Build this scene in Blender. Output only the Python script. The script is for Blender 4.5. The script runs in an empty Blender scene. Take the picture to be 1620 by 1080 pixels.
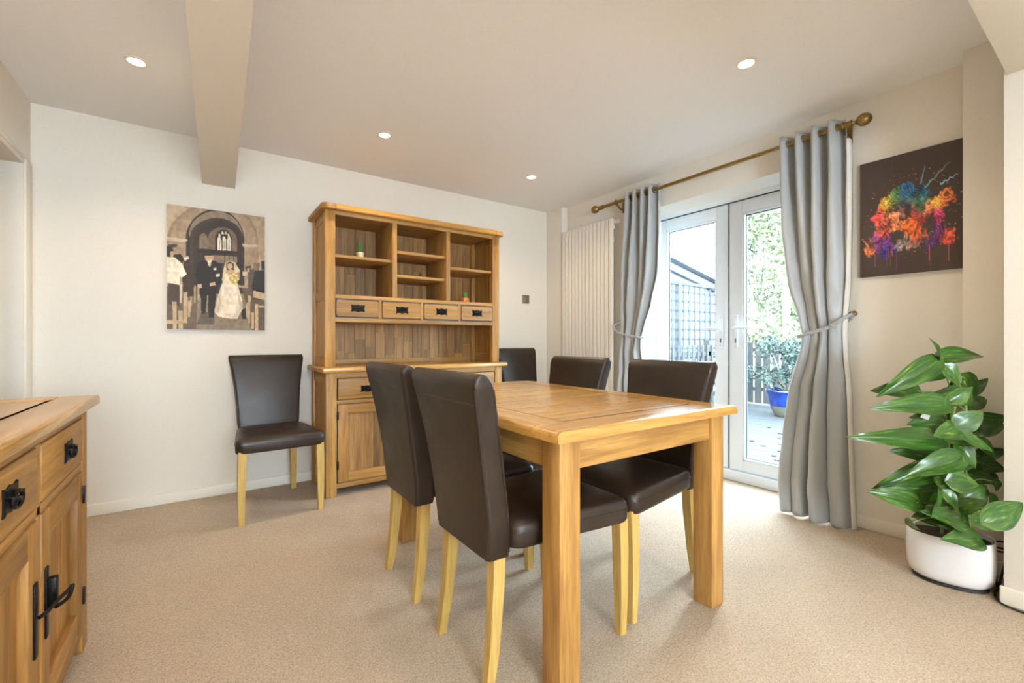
import bpy, bmesh, math, random
import numpy as np
from mathutils import Vector, Matrix, Euler
random.seed(7); np.random.seed(7)
PI = math.pi
scene = bpy.context.scene
col = scene.collection

# ------------------------------------------------------------------ camera, world, light, exposure
cd = bpy.data.cameras.new('camera'); cam = bpy.data.objects.new('camera', cd); col.objects.link(cam)
cd.sensor_width = 36; cd.lens = 36 * 703 / 1620; cd.clip_start = .02
cam.location = (0, 0, 1.05); cam.rotation_euler = (PI / 2, 0, -math.radians(34.9))
scene.camera = cam
world = bpy.data.worlds.new('sky'); scene.world = world; world.use_nodes = True
bg = world.node_tree.nodes['Background']
bg.inputs[0].default_value = (.74, .87, 1, 1); bg.inputs[1].default_value = 24
vs = scene.view_settings
vs.view_transform = 'Standard'; vs.look = 'None'; vs.gamma = 1; vs.exposure = .38; vs.use_curve_mapping = False
scene.cycles.use_denoising = True
scene.cycles.max_bounces = 10; scene.cycles.diffuse_bounces = 6; scene.cycles.transparent_max_bounces = 16
scene.cycles.caustics_reflective = False; scene.cycles.caustics_refractive = False
scene.cycles.sample_clamp_indirect = 6

def area(name, loc, rot, sx, sy, power, color, portal=False):
    l = bpy.data.lights.new(name, 'AREA'); l.shape = 'RECTANGLE'; l.size = sx; l.size_y = sy
    l.energy = power; l.color = color
    if portal: l.cycles.is_portal = True
    o = bpy.data.objects.new(name, l); col.objects.link(o); o.location = loc; o.rotation_euler = rot
    return o
# sky portal in the garden door opening; unseen area light added behind the camera to brighten the room
area('garden_door_portal', (3.42, 1.835, 1.07), (0, PI / 2, 0), 2.15, 1.45, 1, (1, 1, 1), True)
area('rear_fill_light', (.15, -2.95, 1.35), (PI / 2, 0, 0), 1.7, 1.2, 40, (1, .98, .95))
SPOT_W = 22; SPOT_C = (1, .79, .55)

# ------------------------------------------------------------------ materials
def nt(name):
    m = bpy.data.materials.new(name); m.use_nodes = True
    t = m.node_tree; b = t.nodes['Principled BSDF']
    return m, t, b
def N(t, k, **kw):
    n = t.nodes.new(k)
    for a, v in kw.items(): setattr(n, a, v)
    return n
def rgb(r, g, b): # sRGB 0-255 -> linear
    f = lambda c: c / 12.92 if c <= .04045 else ((c + .055) / 1.055) ** 2.4
    return (f(r / 255), f(g / 255), f(b / 255), 1)
def ramp(t, stops):
    r = N(t, 'ShaderNodeValToRGB'); e = r.color_ramp.elements
    while len(e) < len(stops): e.new(.5)
    for el, (p, c) in zip(e, stops): el.position = p; el.color = c
    return r
def plain(name, c, rough=.5, metal=0, bump=0, bscale=200, spec=.5, var=0, coat=0):
    m, t, b = nt(name)
    b.inputs['Roughness'].default_value = rough; b.inputs['Metallic'].default_value = metal
    b.inputs['Specular IOR Level'].default_value = spec; b.inputs['Coat Weight'].default_value = coat
    tc = N(t, 'ShaderNodeTexCoord')
    n = N(t, 'ShaderNodeTexNoise'); n.inputs['Scale'].default_value = bscale; n.inputs['Detail'].default_value = 4
    t.links.new(tc.outputs['Object'], n.inputs['Vector'])
    v = max(var, .015)
    r = ramp(t, [(.3, tuple(x * (1 - v) for x in c[:3]) + (1,)), (.7, tuple(min(1, x * (1 + v)) for x in c[:3]) + (1,))])
    t.links.new(n.outputs['Fac'], r.inputs[0]); t.links.new(r.outputs[0], b.inputs['Base Color'])
    if bump:
        bp = N(t, 'ShaderNodeBump'); bp.inputs['Strength'].default_value = bump; bp.inputs['Distance'].default_value = .002
        t.links.new(n.outputs['Fac'], bp.inputs['Height']); t.links.new(bp.outputs[0], b.inputs['Normal'])
    return m
def wood(name, axis, light, dark, rough=.42, var=.25, scale=26, coat=0.0, bump=.12):
    m, t, b = nt(name)
    tc = N(t, 'ShaderNodeTexCoord'); oi = N(t, 'ShaderNodeObjectInfo')
    mp = N(t, 'ShaderNodeMapping'); s = [1, 1, 1]; s[axis] = .055; mp.inputs['Scale'].default_value = s
    t.links.new(tc.outputs['Object'], mp.inputs[0])
    mul = N(t, 'ShaderNodeMath', operation='MULTIPLY'); mul.inputs[1].default_value = 37
    t.links.new(oi.outputs['Random'], mul.inputs[0])
    n1 = N(t, 'ShaderNodeTexNoise', noise_dimensions='4D'); n1.inputs['Scale'].default_value = scale
    n1.inputs['Detail'].default_value = 7; n1.inputs['Roughness'].default_value = .6; n1.inputs['Distortion'].default_value = .9
    n2 = N(t, 'ShaderNodeTexNoise', noise_dimensions='4D'); n2.inputs['Scale'].default_value = scale * 7
    n2.inputs['Detail'].default_value = 3
    for n in (n1, n2):
        t.links.new(mp.outputs[0], n.inputs['Vector']); t.links.new(mul.outputs[0], n.inputs['W'])
    r1 = ramp(t, [(.33, dark), (.5, tuple((a + c) / 2 for a, c in zip(light, dark))), (.64, light)])
    t.links.new(n1.outputs['Fac'], r1.inputs[0])
    r2 = ramp(t, [(.35, (.72, .66, .6, 1)), (.55, (1, 1, 1, 1))])
    t.links.new(n2.outputs['Fac'], r2.inputs[0])
    mx = N(t, 'ShaderNodeMixRGB', blend_type='MULTIPLY'); mx.inputs[0].default_value = .62
    t.links.new(r1.outputs[0], mx.inputs[1]); t.links.new(r2.outputs[0], mx.inputs[2])
    hv = N(t, 'ShaderNodeHueSaturation')
    mr = N(t, 'ShaderNodeMapRange'); mr.inputs['To Min'].default_value = 1 - var; mr.inputs['To Max'].default_value = 1 + var * .6
    t.links.new(oi.outputs['Random'], mr.inputs[0]); t.links.new(mr.outputs[0], hv.inputs['Value'])
    t.links.new(mx.outputs[0], hv.inputs['Color']); t.links.new(hv.outputs[0], b.inputs['Base Color'])
    b.inputs['Roughness'].default_value = rough; b.inputs['Coat Weight'].default_value = coat
    b.inputs['Coat Roughness'].default_value = .18
    bp = N(t, 'ShaderNodeBump'); bp.inputs['Strength'].default_value = bump; bp.inputs['Distance'].default_value = .002
    t.links.new(n2.outputs['Fac'], bp.inputs['Height']); t.links.new(bp.outputs[0], b.inputs['Normal'])
    return m
M = {}
M['wall'] = plain('wall_paint', (.80, .76, .69, 1), .85, bump=.06, bscale=90)
M['ceil'] = plain('ceiling_paint', (.90, .91, .925, 1), .9, bump=.04, bscale=60)
M['white'] = plain('white_gloss_paint', (.83, .79, .70, 1), .4)
M['upvc'] = plain('white_upvc', (.79, .86, .93, 1), .28)
M['seal_gap_shade'] = plain('dark_seal_and_gap_shade', (.06, .08, .10, 1), .6)  # rubber seals of the glazed doors, and painted shade in cabinet gaps
M['joint'] = plain('shadowed_joint_filler', (.016, .008, .004, 1), 1, spec=0)
L_, D_ = (.555, .305, .083, 1), (.29, .135, .034, 1)
for i, a in enumerate('xyz'):
    M['oak_' + a] = wood('oak_grain_' + a, i, L_, D_, .45, .16)
    M['oaktop_' + a] = wood('oak_varnished_' + a, i, (.66, .365, .09, 1), (.44, .215, .045, 1), .27, .08, coat=.45, bump=.03)
M['oak_plank'] = wood('oak_plank', 2, (.50, .285, .10, 1), (.225, .11, .036, 1), .5, .38)
M['leg'] = wood('pale_leg_wood', 2, (.62, .43, .135, 1), (.50, .33, .09, 1), .45, .08, 18)
M['iron'] = plain('black_iron', (.012, .012, .014, 1), .42, .6, .2, 300)
M['brass'] = plain('antique_brass', (.30, .20, .075, 1), .33, 1, .05, 120, var=.25)
M['chrome'] = plain('satin_metal', (.5, .5, .5, 1), .3, 1)
M['steel'] = plain('brushed_steel_plate', (.33, .31, .28, 1), .38, 1, var=.1)
M['black'] = plain('black_rubber', (.012, .012, .013, 1), .5)
M['rad'] = plain('radiator_enamel', (.83, .79, .72, 1), .35)
M['pot'] = plain('white_ceramic', (.78, .77, .78, 1), .22, coat=.3)
M['soil'] = plain('soil', (.035, .022, .014, 1), .95, bump=.8, bscale=60, var=.4)
M['moss'] = plain('coir_pole', (.13, .065, .03, 1), .95, bump=1, bscale=120, var=.5)
M['stem'] = plain('plant_stem', (.22, .33, .07, 1), .5, var=.2)
M['fabric'] = plain('curtain_satin', (.40, .42, .435, 1), .45, bump=.05, bscale=700)
M['fabric'].node_tree.nodes['Principled BSDF'].inputs['Sheen Weight'].default_value = .4
M['lining'] = plain('curtain_lining', (.70, .68, .64, 1), .8)
M['rope'] = plain('grey_cord', (.42, .44, .46, 1), .6, bump=.3, bscale=500)
M['label'] = plain('paper_tag', (.55, .58, .56, 1), .6)
def leather():
    m, t, b = nt('dark_brown_leather')
    tc = N(t, 'ShaderNodeTexCoord')
    n = N(t, 'ShaderNodeTexNoise'); n.inputs['Scale'].default_value = 9; n.inputs['Detail'].default_value = 5
    v = N(t, 'ShaderNodeTexVoronoi'); v.inputs['Scale'].default_value = 420
    t.links.new(tc.outputs['Object'], n.inputs[0]); t.links.new(tc.outputs['Object'], v.inputs[0])
    r = ramp(t, [(.3, (.018, .0108, .0075, 1)), (.75, (.035, .022, .0145, 1))]); t.links.new(n.outputs[0], r.inputs[0])
    t.links.new(r.outputs[0], b.inputs['Base Color'])
    rr = ramp(t, [(.3, (.30,) * 3 + (1,)), (.7, (.44,) * 3 + (1,))]); t.links.new(n.outputs[0], rr.inputs[0])
    t.links.new(rr.outputs[0], b.inputs['Roughness'])
    ad = N(t, 'ShaderNodeMath', operation='MULTIPLY_ADD'); ad.inputs[1].default_value = .12
    t.links.new(v.outputs['Distance'], ad.inputs[0]); t.links.new(n.outputs[0], ad.inputs[2])
    bp = N(t, 'ShaderNodeBump'); bp.inputs['Strength'].default_value = .35; bp.inputs['Distance'].default_value = .004
    t.links.new(ad.outputs[0], bp.inputs['Height']); t.links.new(bp.outputs[0], b.inputs['Normal'])
    return m
M['leather'] = leather()
def carpet():
    m, t, b = nt('beige_carpet')
    tc = N(t, 'ShaderNodeTexCoord')
    n = N(t, 'ShaderNodeTexNoise'); n.inputs['Scale'].default_value = 165; n.inputs['Detail'].default_value = 4; n.inputs['Roughness'].default_value = .7
    n2 = N(t, 'ShaderNodeTexNoise'); n2.inputs['Scale'].default_value = 3.2; n2.inputs['Detail'].default_value = 4
    for q in (n, n2): t.links.new(tc.outputs['Object'], q.inputs[0])
    r = ramp(t, [(.3, (.36, .275, .20, 1)), (.52, (.59, .485, .375, 1)), (.72, (.74, .63, .50, 1))]); t.links.new(n.outputs[0], r.inputs[0])
    r2 = ramp(t, [(.35, (.93, .92, .91, 1)), (.65, (1, 1, 1, 1))]); t.links.new(n2.outputs[0], r2.inputs[0])
    mx = N(t, 'ShaderNodeMixRGB', blend_type='MULTIPLY'); mx.inputs[0].default_value = 1
    t.links.new(r.outputs[0], mx.inputs[1]); t.links.new(r2.outputs[0], mx.inputs[2]); t.links.new(mx.outputs[0], b.inputs['Base Color'])
    b.inputs['Roughness'].default_value = 1; b.inputs['Specular IOR Level'].default_value = .1
    bp = N(t, 'ShaderNodeBump'); bp.inputs['Strength'].default_value = .9; bp.inputs['Distance'].default_value = .006
    t.links.new(n.outputs[0], bp.inputs['Height']); t.links.new(bp.outputs[0], b.inputs['Normal'])
    return m
M['carpet'] = carpet()
def glass():
    m = bpy.data.materials.new('door_glass'); m.use_nodes = True; t = m.node_tree; t.nodes.clear()
    o = N(t, 'ShaderNodeOutputMaterial'); mix = N(t, 'ShaderNodeMixShader'); tr = N(t, 'ShaderNodeBsdfTransparent'); gl = N(t, 'ShaderNodeBsdfGlossy')
    tr.inputs[0].default_value = (.93, .97, .98, 1); gl.inputs['Roughness'].default_value = .02
    lw = N(t, 'ShaderNodeLayerWeight'); lw.inputs['Blend'].default_value = .5      # Schlick reflection, the same on both faces
    pw = N(t, 'ShaderNodeMath', operation='POWER'); pw.inputs[1].default_value = 5; t.links.new(lw.outputs['Facing'], pw.inputs[0])
    fr = N(t, 'ShaderNodeMath', operation='MULTIPLY_ADD'); fr.inputs[1].default_value = .9; fr.inputs[2].default_value = .035; t.links.new(pw.outputs[0], fr.inputs[0])
    t.links.new(fr.outputs[0], mix.inputs[0]); t.links.new(tr.outputs[0], mix.inputs[1]); t.links.new(gl.outputs[0], mix.inputs[2]); t.links.new(mix.outputs[0], o.inputs[0])
    return m
M['glass'] = glass()
def emit(name, c, s):
    m, t, b = nt(name); b.inputs['Emission Color'].default_value = c; b.inputs['Emission Strength'].default_value = s
    return m
M['lamp'] = emit('lamp_glow', (1, .88, .70, 1), 14)
def leafmat():
    m, t, b = nt('variegated_leaf')
    at = N(t, 'ShaderNodeAttribute', attribute_name='uvc'); oi = N(t, 'ShaderNodeObjectInfo')
    mp = N(t, 'ShaderNodeMapping'); mp.inputs['Scale'].default_value = (3.2, 14, 1); mp.inputs['Rotation'].default_value = (0, 0, .5)
    t.links.new(at.outputs['Vector'], mp.inputs[0])
    mu = N(t, 'ShaderNodeMath', operation='MULTIPLY'); mu.inputs[1].default_value = 50; t.links.new(oi.outputs['Random'], mu.inputs[0])
    n = N(t, 'ShaderNodeTexNoise', noise_dimensions='4D'); n.inputs['Scale'].default_value = 1.1; n.inputs['Detail'].default_value = 4
    t.links.new(mp.outputs[0], n.inputs['Vector']); t.links.new(mu.outputs[0], n.inputs['W'])
    r = ramp(t, [(.34, (.014, .060, .008, 1)), (.54, (.038, .115, .013, 1)), (.64, (.10, .20, .025, 1)), (.74, (.36, .44, .10, 1))])
    t.links.new(n.outputs[0], r.inputs[0]); t.links.new(r.outputs[0], b.inputs['Base Color'])
    b.inputs['Roughness'].default_value = .3; b.inputs['Coat Weight'].default_value = .2
    b.inputs['Transmission Weight'].default_value = 0
    return m
M['leaf'] = leafmat()
def printmat(name):
    m, t, b = nt(name); at = N(t, 'ShaderNodeAttribute', attribute_name='ink')
    t.links.new(at.outputs['Color'], b.inputs['Base Color']); b.inputs['Roughness'].default_value = .6
    return m
# garden
M['deck'] = wood('grey_decking', 1, (.034, .040, .042, 1), (.020, .024, .026, 1), .8, .15)
M['fence'] = wood('weathered_fence', 2, (.060, .062, .060, 1), (.034, .037, .037, 1), .85, .15)
M['trellis'] = plain('grey_trellis', (.028, .032, .035, 1), .8, var=.15, bscale=30)
M['shed'] = plain('pale_render', (.15, .165, .18, 1), .8)
M['roof'] = plain('pale_roof_sheet', (.10, .118, .135, 1), .7, var=.1, bscale=10)
M['blue'] = plain('blue_glaze', (.004, .02, .13, 1), .15, var=.5, bscale=9, coat=.6)
M['cream'] = plain('cream_stoneware', (.09, .088, .066, 1), .5, var=.2, bscale=12)
M['bark'] = plain('pale_bark', (.20, .18, .13, 1), .9, bump=.6, bscale=40, var=.3)
M['fol1'] = plain('blue_green_needles', (.028, .05, .038, 1), .7, var=.5, bscale=6)
M['fol2'] = plain('pale_green_foliage', (.15, .17, .085, 1), .7, var=.5, bscale=4)
M['fol3'] = plain('olive_foliage', (.12, .135, .08, 1), .7, var=.5, bscale=4)
M['deadleaf'] = plain('fallen_leaf', (.012, .009, .008, 1), .8)
M['cactus'] = plain('cactus_green', (.10, .22, .05, 1), .6, bump=.6, bscale=150, var=.3)
M['cpot1'] = plain('cream_glazed_pot', (.60, .52, .34, 1), .4, var=.35, bscale=45)
M['cpot2'] = plain('orange_clay_pot', (.68, .24, .07, 1), .5, var=.15)
M['gravel'] = plain('garden_ground', (.05, .05, .038, 1), .95, bump=.5, bscale=20, var=.3)

# ------------------------------------------------------------------ builders
WL = {}                                                    # world location of unrotated parents while building
def tag(o, label=None, cat=None, group=None, kind=None):
    if label: o['label'] = label
    if cat: o['category'] = cat
    if group: o['group'] = group
    if kind: o['kind'] = kind
    return o
def thing(name, loc, label=None, cat=None, group=None, kind=None):
    o = bpy.data.objects.new(name, None); col.objects.link(o); o.location = loc; o.empty_display_size = .05
    WL[o] = Vector(loc)
    return tag(o, label, cat, group, kind)
def smooth(me, ang=40):
    me.polygons.foreach_set('use_smooth', [True] * len(me.polygons))
    if ang < 180: me.set_sharp_from_angle(angle=math.radians(ang))
def link(name, me, mat, parent=None, loc=(0, 0, 0)):
    o = bpy.data.objects.new(name, me); col.objects.link(o)
    if mat is not None and not me.materials: me.materials.append(mat)
    o.location = loc
    if parent is not None:
        o.parent = parent; WL[o] = WL.get(parent, Vector()) + Vector(loc)
    else: WL[o] = Vector(loc)
    return o
def fin(name, bm, mat, parent=None, sm=40):
    """mesh given in world coordinates; origin at the parent's origin, or at the base centre when top-level"""
    bmesh.ops.recalc_face_normals(bm, faces=bm.faces[:])
    if parent is not None: off = WL.get(parent, Vector())
    else:
        xs = [v.co for v in bm.verts]
        off = Vector(((min(c.x for c in xs) + max(c.x for c in xs)) / 2, (min(c.y for c in xs) + max(c.y for c in xs)) / 2, min(c.z for c in xs)))
    bmesh.ops.translate(bm, verts=bm.verts[:], vec=-off)
    me = bpy.data.meshes.new(name); bm.to_mesh(me); bm.free()
    if sm: smooth(me, sm)
    return link(name, me, mat, parent, (0, 0, 0) if parent is not None else off)
def addbox(bm, x0, x1, y0, y1, z0, z1, bev=0, seg=2):
    r = bmesh.ops.create_cube(bm, size=1); vs_ = r['verts']
    bmesh.ops.scale(bm, verts=vs_, vec=(x1 - x0, y1 - y0, z1 - z0))
    bmesh.ops.translate(bm, verts=vs_, vec=((x0 + x1) / 2, (y0 + y1) / 2, (z0 + z1) / 2))
    if bev:
        es = list({e for v in vs_ for e in v.link_edges})
        bmesh.ops.bevel(bm, geom=es, offset=bev, segments=seg, affect='EDGES', profile=.5)
def box(name, x0, x1, y0, y1, z0, z1, mat, parent=None, bev=.002, seg=2):
    bm = bmesh.new(); addbox(bm, x0, x1, y0, y1, z0, z1, bev, seg); return fin(name, bm, mat, parent)
def boxes(name, bl, mat, parent=None, bev=0):
    bm = bmesh.new()
    for b in bl: addbox(bm, *b, bev)
    return fin(name, bm, mat, parent)
def addloft(bm, rings, cap=True):
    vv = [[bm.verts.new(p) for p in r] for r in rings]; n = len(rings[0])
    for a, b in zip(vv, vv[1:]):
        for i in range(n): bm.faces.new((a[i], a[(i + 1) % n], b[(i + 1) % n], b[i]))
    if cap: bm.faces.new(vv[0][::-1]); bm.faces.new(vv[-1])
def frames(pts):
    pts = [Vector(p) for p in pts]; out = []; up = None
    for i, p in enumerate(pts):
        t = (pts[min(i + 1, len(pts) - 1)] - pts[max(i - 1, 0)]).normalized()
        if up is None: up = t.orthogonal().normalized()
        up = (up - t * up.dot(t)); up = up.normalized() if up.length > 1e-6 else t.orthogonal().normalized()
        out.append((p, t, up, t.cross(up)))
    return out
def addtube(bm, pts, r, n=8, cap=True):
    fr = frames(pts); rs = r if isinstance(r, (list, tuple)) else [r] * len(fr)
    addloft(bm, [[p + (u * math.cos(2 * PI * k / n) + w * math.sin(2 * PI * k / n)) * rr for k in range(n)] for (p, t, u, w), rr in zip(fr, rs)], cap)
def tube(name, pts, r, mat, parent=None, n=8):
    bm = bmesh.new(); addtube(bm, pts, r, n); return fin(name, bm, mat, parent, 60)
def spline(pts, n=8):
    pts = [Vector(p) for p in pts]; P = [pts[0]] + pts + [pts[-1]]; out = []
    for i in range(1, len(P) - 2):
        for k in range(n):
            s = k / n; a, b, c, d = P[i - 1:i + 3]
            out.append(.5 * (2 * b + (c - a) * s + (2 * a - 5 * b + 4 * c - d) * s * s + (3 * b - a - 3 * c + d) * s ** 3))
    return out + [pts[-1]]
def lathe(name, prof, c, mat, parent=None, n=28, axis='z', sm=40):
    """prof: (radius, height) pairs from one end to the other"""
    bm = bmesh.new(); rings = []
    for r, h in prof:
        ring = []
        for k in range(n):
            a = 2 * PI * k / n; x, y = max(r, 1e-4) * math.cos(a), max(r, 1e-4) * math.sin(a)
            v = {'z': (x, y, h), 'y': (x, h, y), 'x': (h, x, y)}[axis]
            ring.append(Vector(c) + Vector(v))
        rings.append(ring)
    addloft(bm, rings); return fin(name, bm, mat, parent, sm)
def addtorus(bm, c, R, r, axis='x', n=20, m=8, sx=1, sy=1, a0=0, a1=2 * PI):
    full = abs(a1 - a0 - 2 * PI) < 1e-6; rings = []
    cnt = n if full else n + 1
    for i in range(cnt):
        a = a0 + (a1 - a0) * i / n; ring = []
        for k in range(m):
            b = 2 * PI * k / m; q = R + r * math.cos(b); u, v, w = q * math.cos(a) * sx, q * math.sin(a) * sy, r * math.sin(b)
            ring.append(Vector(c) + Vector({'x': (w, u, v), 'y': (u, w, v), 'z': (u, v, w)}[axis]))
        rings.append(ring)
    if full: rings.append(rings[0])
    vv = [[bm.verts.new(p) for p in rg] for rg in (rings[:-1] if full else rings)]
    if full: vv.append(vv[0])
    for a, b in zip(vv, vv[1:]):
        for k in range(m): bm.faces.new((a[k], a[(k + 1) % m], b[(k + 1) % m], b[k]))
    if not full: bm.faces.new(vv[0][::-1]); bm.faces.new(vv[-1])
def copy_tree(o, parent=None):
    c = o.copy(); col.objects.link(c)
    if parent is not None: c.parent = parent
    for ch in o.children: copy_tree(ch, c)
    return c
def interp(x, xs, ys): return float(np.interp(x, xs, ys))

# ------------------------------------------------------------------ the room
XR, YB, XL, H = 3.06, 3.64, -.80, 2.41
YF = -3.1
def S(o): o['kind'] = 'structure'; return o
S(box('floor', -1.9, 3.36, YF - .1, YB + .1, -.12, 0, M['carpet'], None, 0))
S(box('ceiling', -1.9, 3.3, YF - .1, YB + .1, H, H + .12, M['ceil'], None, 0))
S(box('wall_back', -1.9, 3.36, YB, YB + .12, 0, H, M['wall'], None, 0))
S(boxes('wall_right', [(XR, XR + .30, 2.53, YB, 0, H), (XR, XR + .30, .30, 1.13, 0, H), (XR, XR + .30, 1.13, 2.53, 2.145, H)], M['wall']))
S(boxes('wall_left', [(XL - .11, XL, YF, 2.66, 0, H), (XL - .11, XL, 2.66, 3.535, 2.045, H), (XL - .11, XL, 3.535, YB, 0, H)], M['wall']))
S(boxes('wall_front', [(XL - .11, -.75, YF - .1, YF, 0, H), (1.05, 3.0, YF - .1, YF, 0, H), (-.75, 1.05, YF - .1, YF, 0, .7), (-.75, 1.05, YF - .1, YF, 2.0, H)], M['wall']))
S(box('wall_corner', 2.985, XR, 3.40, YB, 0, H, M['wall'], None, 0))
S(box('wall_nib', 2.925, XR, .30, .50, 0, H, M['wall'], None, .003))
S(box('wall_pier', 2.64, XR + .3, YF, .334, 0, H, M['wall'], None, .003))
S(boxes('wall_hall', [(-1.9, -1.8, YF, YB, 0, H), (-1.8, XL - .11, YF - .1, YF, 0, H)], M['wall']))
# beams under the ceiling
bm = bmesh.new()
q = [(.0, YB), (.189, YB), (.098, .32), (-.075, .32)]
addloft(bm, [[Vector((x, y, 2.112)) for x, y in q], [Vector((x, y, H)) for x, y in q]])
S(fin('trim_1', bm, M['wall'], None, 0))
S(box('trim_2', XL, 2.64, -.02, .325, 2.115, H, M['wall'], None, .003))
# skirting boards
def skirt(name, x0, x1, y0, y1): return S(box(name, x0, x1, y0, y1, 0, .072, M['white'], None, .006, 3))
skirt('baseboard_back', XL, 2.985, YB - .016, YB)
o = S(boxes('baseboard_right', [(XR - .016, XR, .5, 1.13, 0, .072), (XR - .016, XR, 2.53, 3.4, 0, .072)], M['white'], None, .006))
skirt('baseboard_nib', 2.909, 2.925, .334, .5)
skirt('baseboard_pier', 2.624, 2.64, YF, .344)
S(boxes('baseboard_left', [(XL, XL + .016, YF, 2.6, 0, .072)], M['white'], None, .006))
# doorway lining on the left wall
S(boxes('trim_3', [(XL - .115, XL + .004, 3.506, 3.535, 0, 2.045), (XL - .115, XL + .004, 2.66, 2.69, 0, 2.045), (XL - .115, XL + .004, 2.66, 3.535, 2.02, 2.05)], M['wall'], None, .002))
S(boxes('trim_4', [(XL, XL + .012, 3.512, 3.615, 0, 2.045), (XL, XL + .012, 2.60, 2.684, 0, 2.045), (XL, XL + .010, 2.60, 3.615, 2.0452, 2.062)], M['white'], None, .003))
S(box('trim_5', XL - .125, XL - .085, 3.49, 3.512, 0, 2.02, M['white'], None, .003))
# unseen rear window, added to let in light from behind the camera
w1 = S(boxes('added_window_1', [(-.75, -.68, YF - .07, YF, .7, 2.0), (.98, 1.05, YF - .07, YF, .7, 2.0), (.12, .18, YF - .07, YF, .7, 2.0), (-.75, 1.05, YF - .07, YF, .7, .77), (-.75, 1.05, YF - .07, YF, 1.93, 2.0)], M['upvc']))
box('glass_pane', -.7, 1.0, YF - .04, YF - .03, .75, 1.95, M['glass'], w1, 0)

# ------------------------------------------------------------------ french doors
XD = 3.30
fr = thing('trim_6', (XD, 1.835, 0), kind='structure')
box('threshold', XD - .02, XD + .09, 1.12, 2.545, 0, .078, M['upvc'], fr, .008, 3)
box('frame_head', XD - .005, XD + .08, 1.12, 2.545, 2.106, 2.2, M['upvc'], fr, .004)
box('frame_jamb', XD - .005, XD + .08, 2.50, 2.545, .07, 2.15, M['upvc'], fr, .004)
box('frame_jamb', XD - .005, XD + .08, 1.12, 1.17, .07, 2.15, M['upvc'], fr, .004)
def leaf(name, y0, y1, hy, hdir, label):
    d = thing(name, (XD + .03, (y0 + y1) / 2, .08), label, None, None, 'structure')
    x0, x1 = XD, XD + .065; z0, z1 = .084, 2.10; sw = .098
    for a, b in ((y0, y0 + sw), (y1 - sw, y1)): box('stile', x0, x1, a, b, z0, z1, M['upvc'], d, .004)
    for a, b in ((z0, z0 + .078), (z1 - .092, z1)): box('rail', x0, x1, y0 + sw, y1 - sw, a, b, M['upvc'], d, .004)
    ya, yb, za, zb = y0 + sw, y1 - sw, z0 + .078, z1 - .092
    for b in ((x0 + .004, x0 + .03, ya, ya + .016, za, zb), (x0 + .004, x0 + .03, yb - .016, yb, za, zb), (x0 + .004, x0 + .03, ya, yb, za, za + .016), (x0 + .004, x0 + .03, ya, yb, zb - .016, zb)):
        box('glazing_bead', *b, M['upvc'], d, .004)
    gs = boxes('glass_seal', [(x0 + .028, x0 + .036, ya, ya + .021, za, zb), (x0 + .028, x0 + .036, yb - .021, yb, za, zb), (x0 + .028, x0 + .036, ya, yb, za, za + .021), (x0 + .028, x0 + .036, ya, yb, zb - .021, zb)], M['seal_gap_shade'], d)
    box('glass_pane', x0 + .031, x0 + .035, ya + .015, yb - .015, za + .015, zb - .015, M['glass'], d, 0)
    hp = box('handle_plate', x0 - .012, x0, hy - .016, hy + .016, 1.005, 1.25, M['upvc'], d, .006, 3)
    tube('lever', spline([(x0 - .008, hy, 1.15), (x0 - .045, hy, 1.15), (x0 - .05, hy + hdir * .02, 1.15), (x0 - .05, hy + hdir * .13, 1.15)], 5), .011, M['upvc'], hp, 10)
    box('keyhole', x0 - .015, x0 - .008, hy - .005, hy + .005, 1.04, 1.075, M['seal_gap_shade'], hp, .003)
    for z in (1.02, 1.235): box('screw', x0 - .0135, x0 - .01, hy - .003, hy + .003, z - .003, z + .003, M['chrome'], hp, .001)
leaf('door_1', 1.838, 2.497, 1.895, 1, 'white glazed garden door leaf showing the trellis, beside the radiator')
leaf('door_2', 1.173, 1.832, 1.778, -1, 'white glazed garden door leaf showing the blue pot')
box('door_seal', XD - .002, XD + .02, 1.832, 1.838, .085, 2.1, M['seal_gap_shade'], fr, 0)
box('head_seal', XD - .0065, XD + .02, 1.17, 2.5, 2.1, 2.106, M['seal_gap_shade'], fr, 0)
box('meeting_bar', XD - .008, XD, 1.842, 1.868, .09, 2.098, M['upvc'], fr, .003)

# ------------------------------------------------------------------ ironmongery used on both oak cabinets
def handle(parent, c, axis, w=.092, h=.046):
    """black plate with a drop ring; axis 'y' faces -Y, 'x' faces +X"""
    x, y, z = c
    hw, hh = w / 2, h / 2
    pts = [(-hw, hh), (-hw * .55, hh * .82), (0, hh), (hw * .55, hh * .82), (hw, hh), (hw * .92, 0), (hw, -hh), (hw * .5, -hh * .8), (0, -hh), (-hw * .5, -hh * .8), (-hw, -hh), (-hw * .92, 0)]
    bm = bmesh.new()
    def P(u, v, d): return Vector((x + u, y - d, z + v)) if axis == 'y' else Vector((x + d, y + u, z + v))
    addloft(bm, [[P(u, v, 0) for u, v in pts], [P(u, v, .003) for u, v in pts], [P(u * .94, v * .9, .005) for u, v in pts]])
    fin('handle_plate', bm, M['iron'], parent, 30)
    bm = bmesh.new(); d = .013
    addtorus(bm, P(0, -.002, d), .024, .0045, axis, 24, 8, 1.25, .72)
    for s in (-1, 1):
        q = P(s * .026, .008, 0); e = P(s * .026, .008, d + .004); addtube(bm, [q, e], .005, 8)
    addtube(bm, [P(-.014, -.002, .004), P(-.008, -.002, .012), P(.008, -.002, .012), P(.014, -.002, .004)], .006, 8)
    fin('handle_ring', bm, M['iron'], parent, 60)

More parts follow.
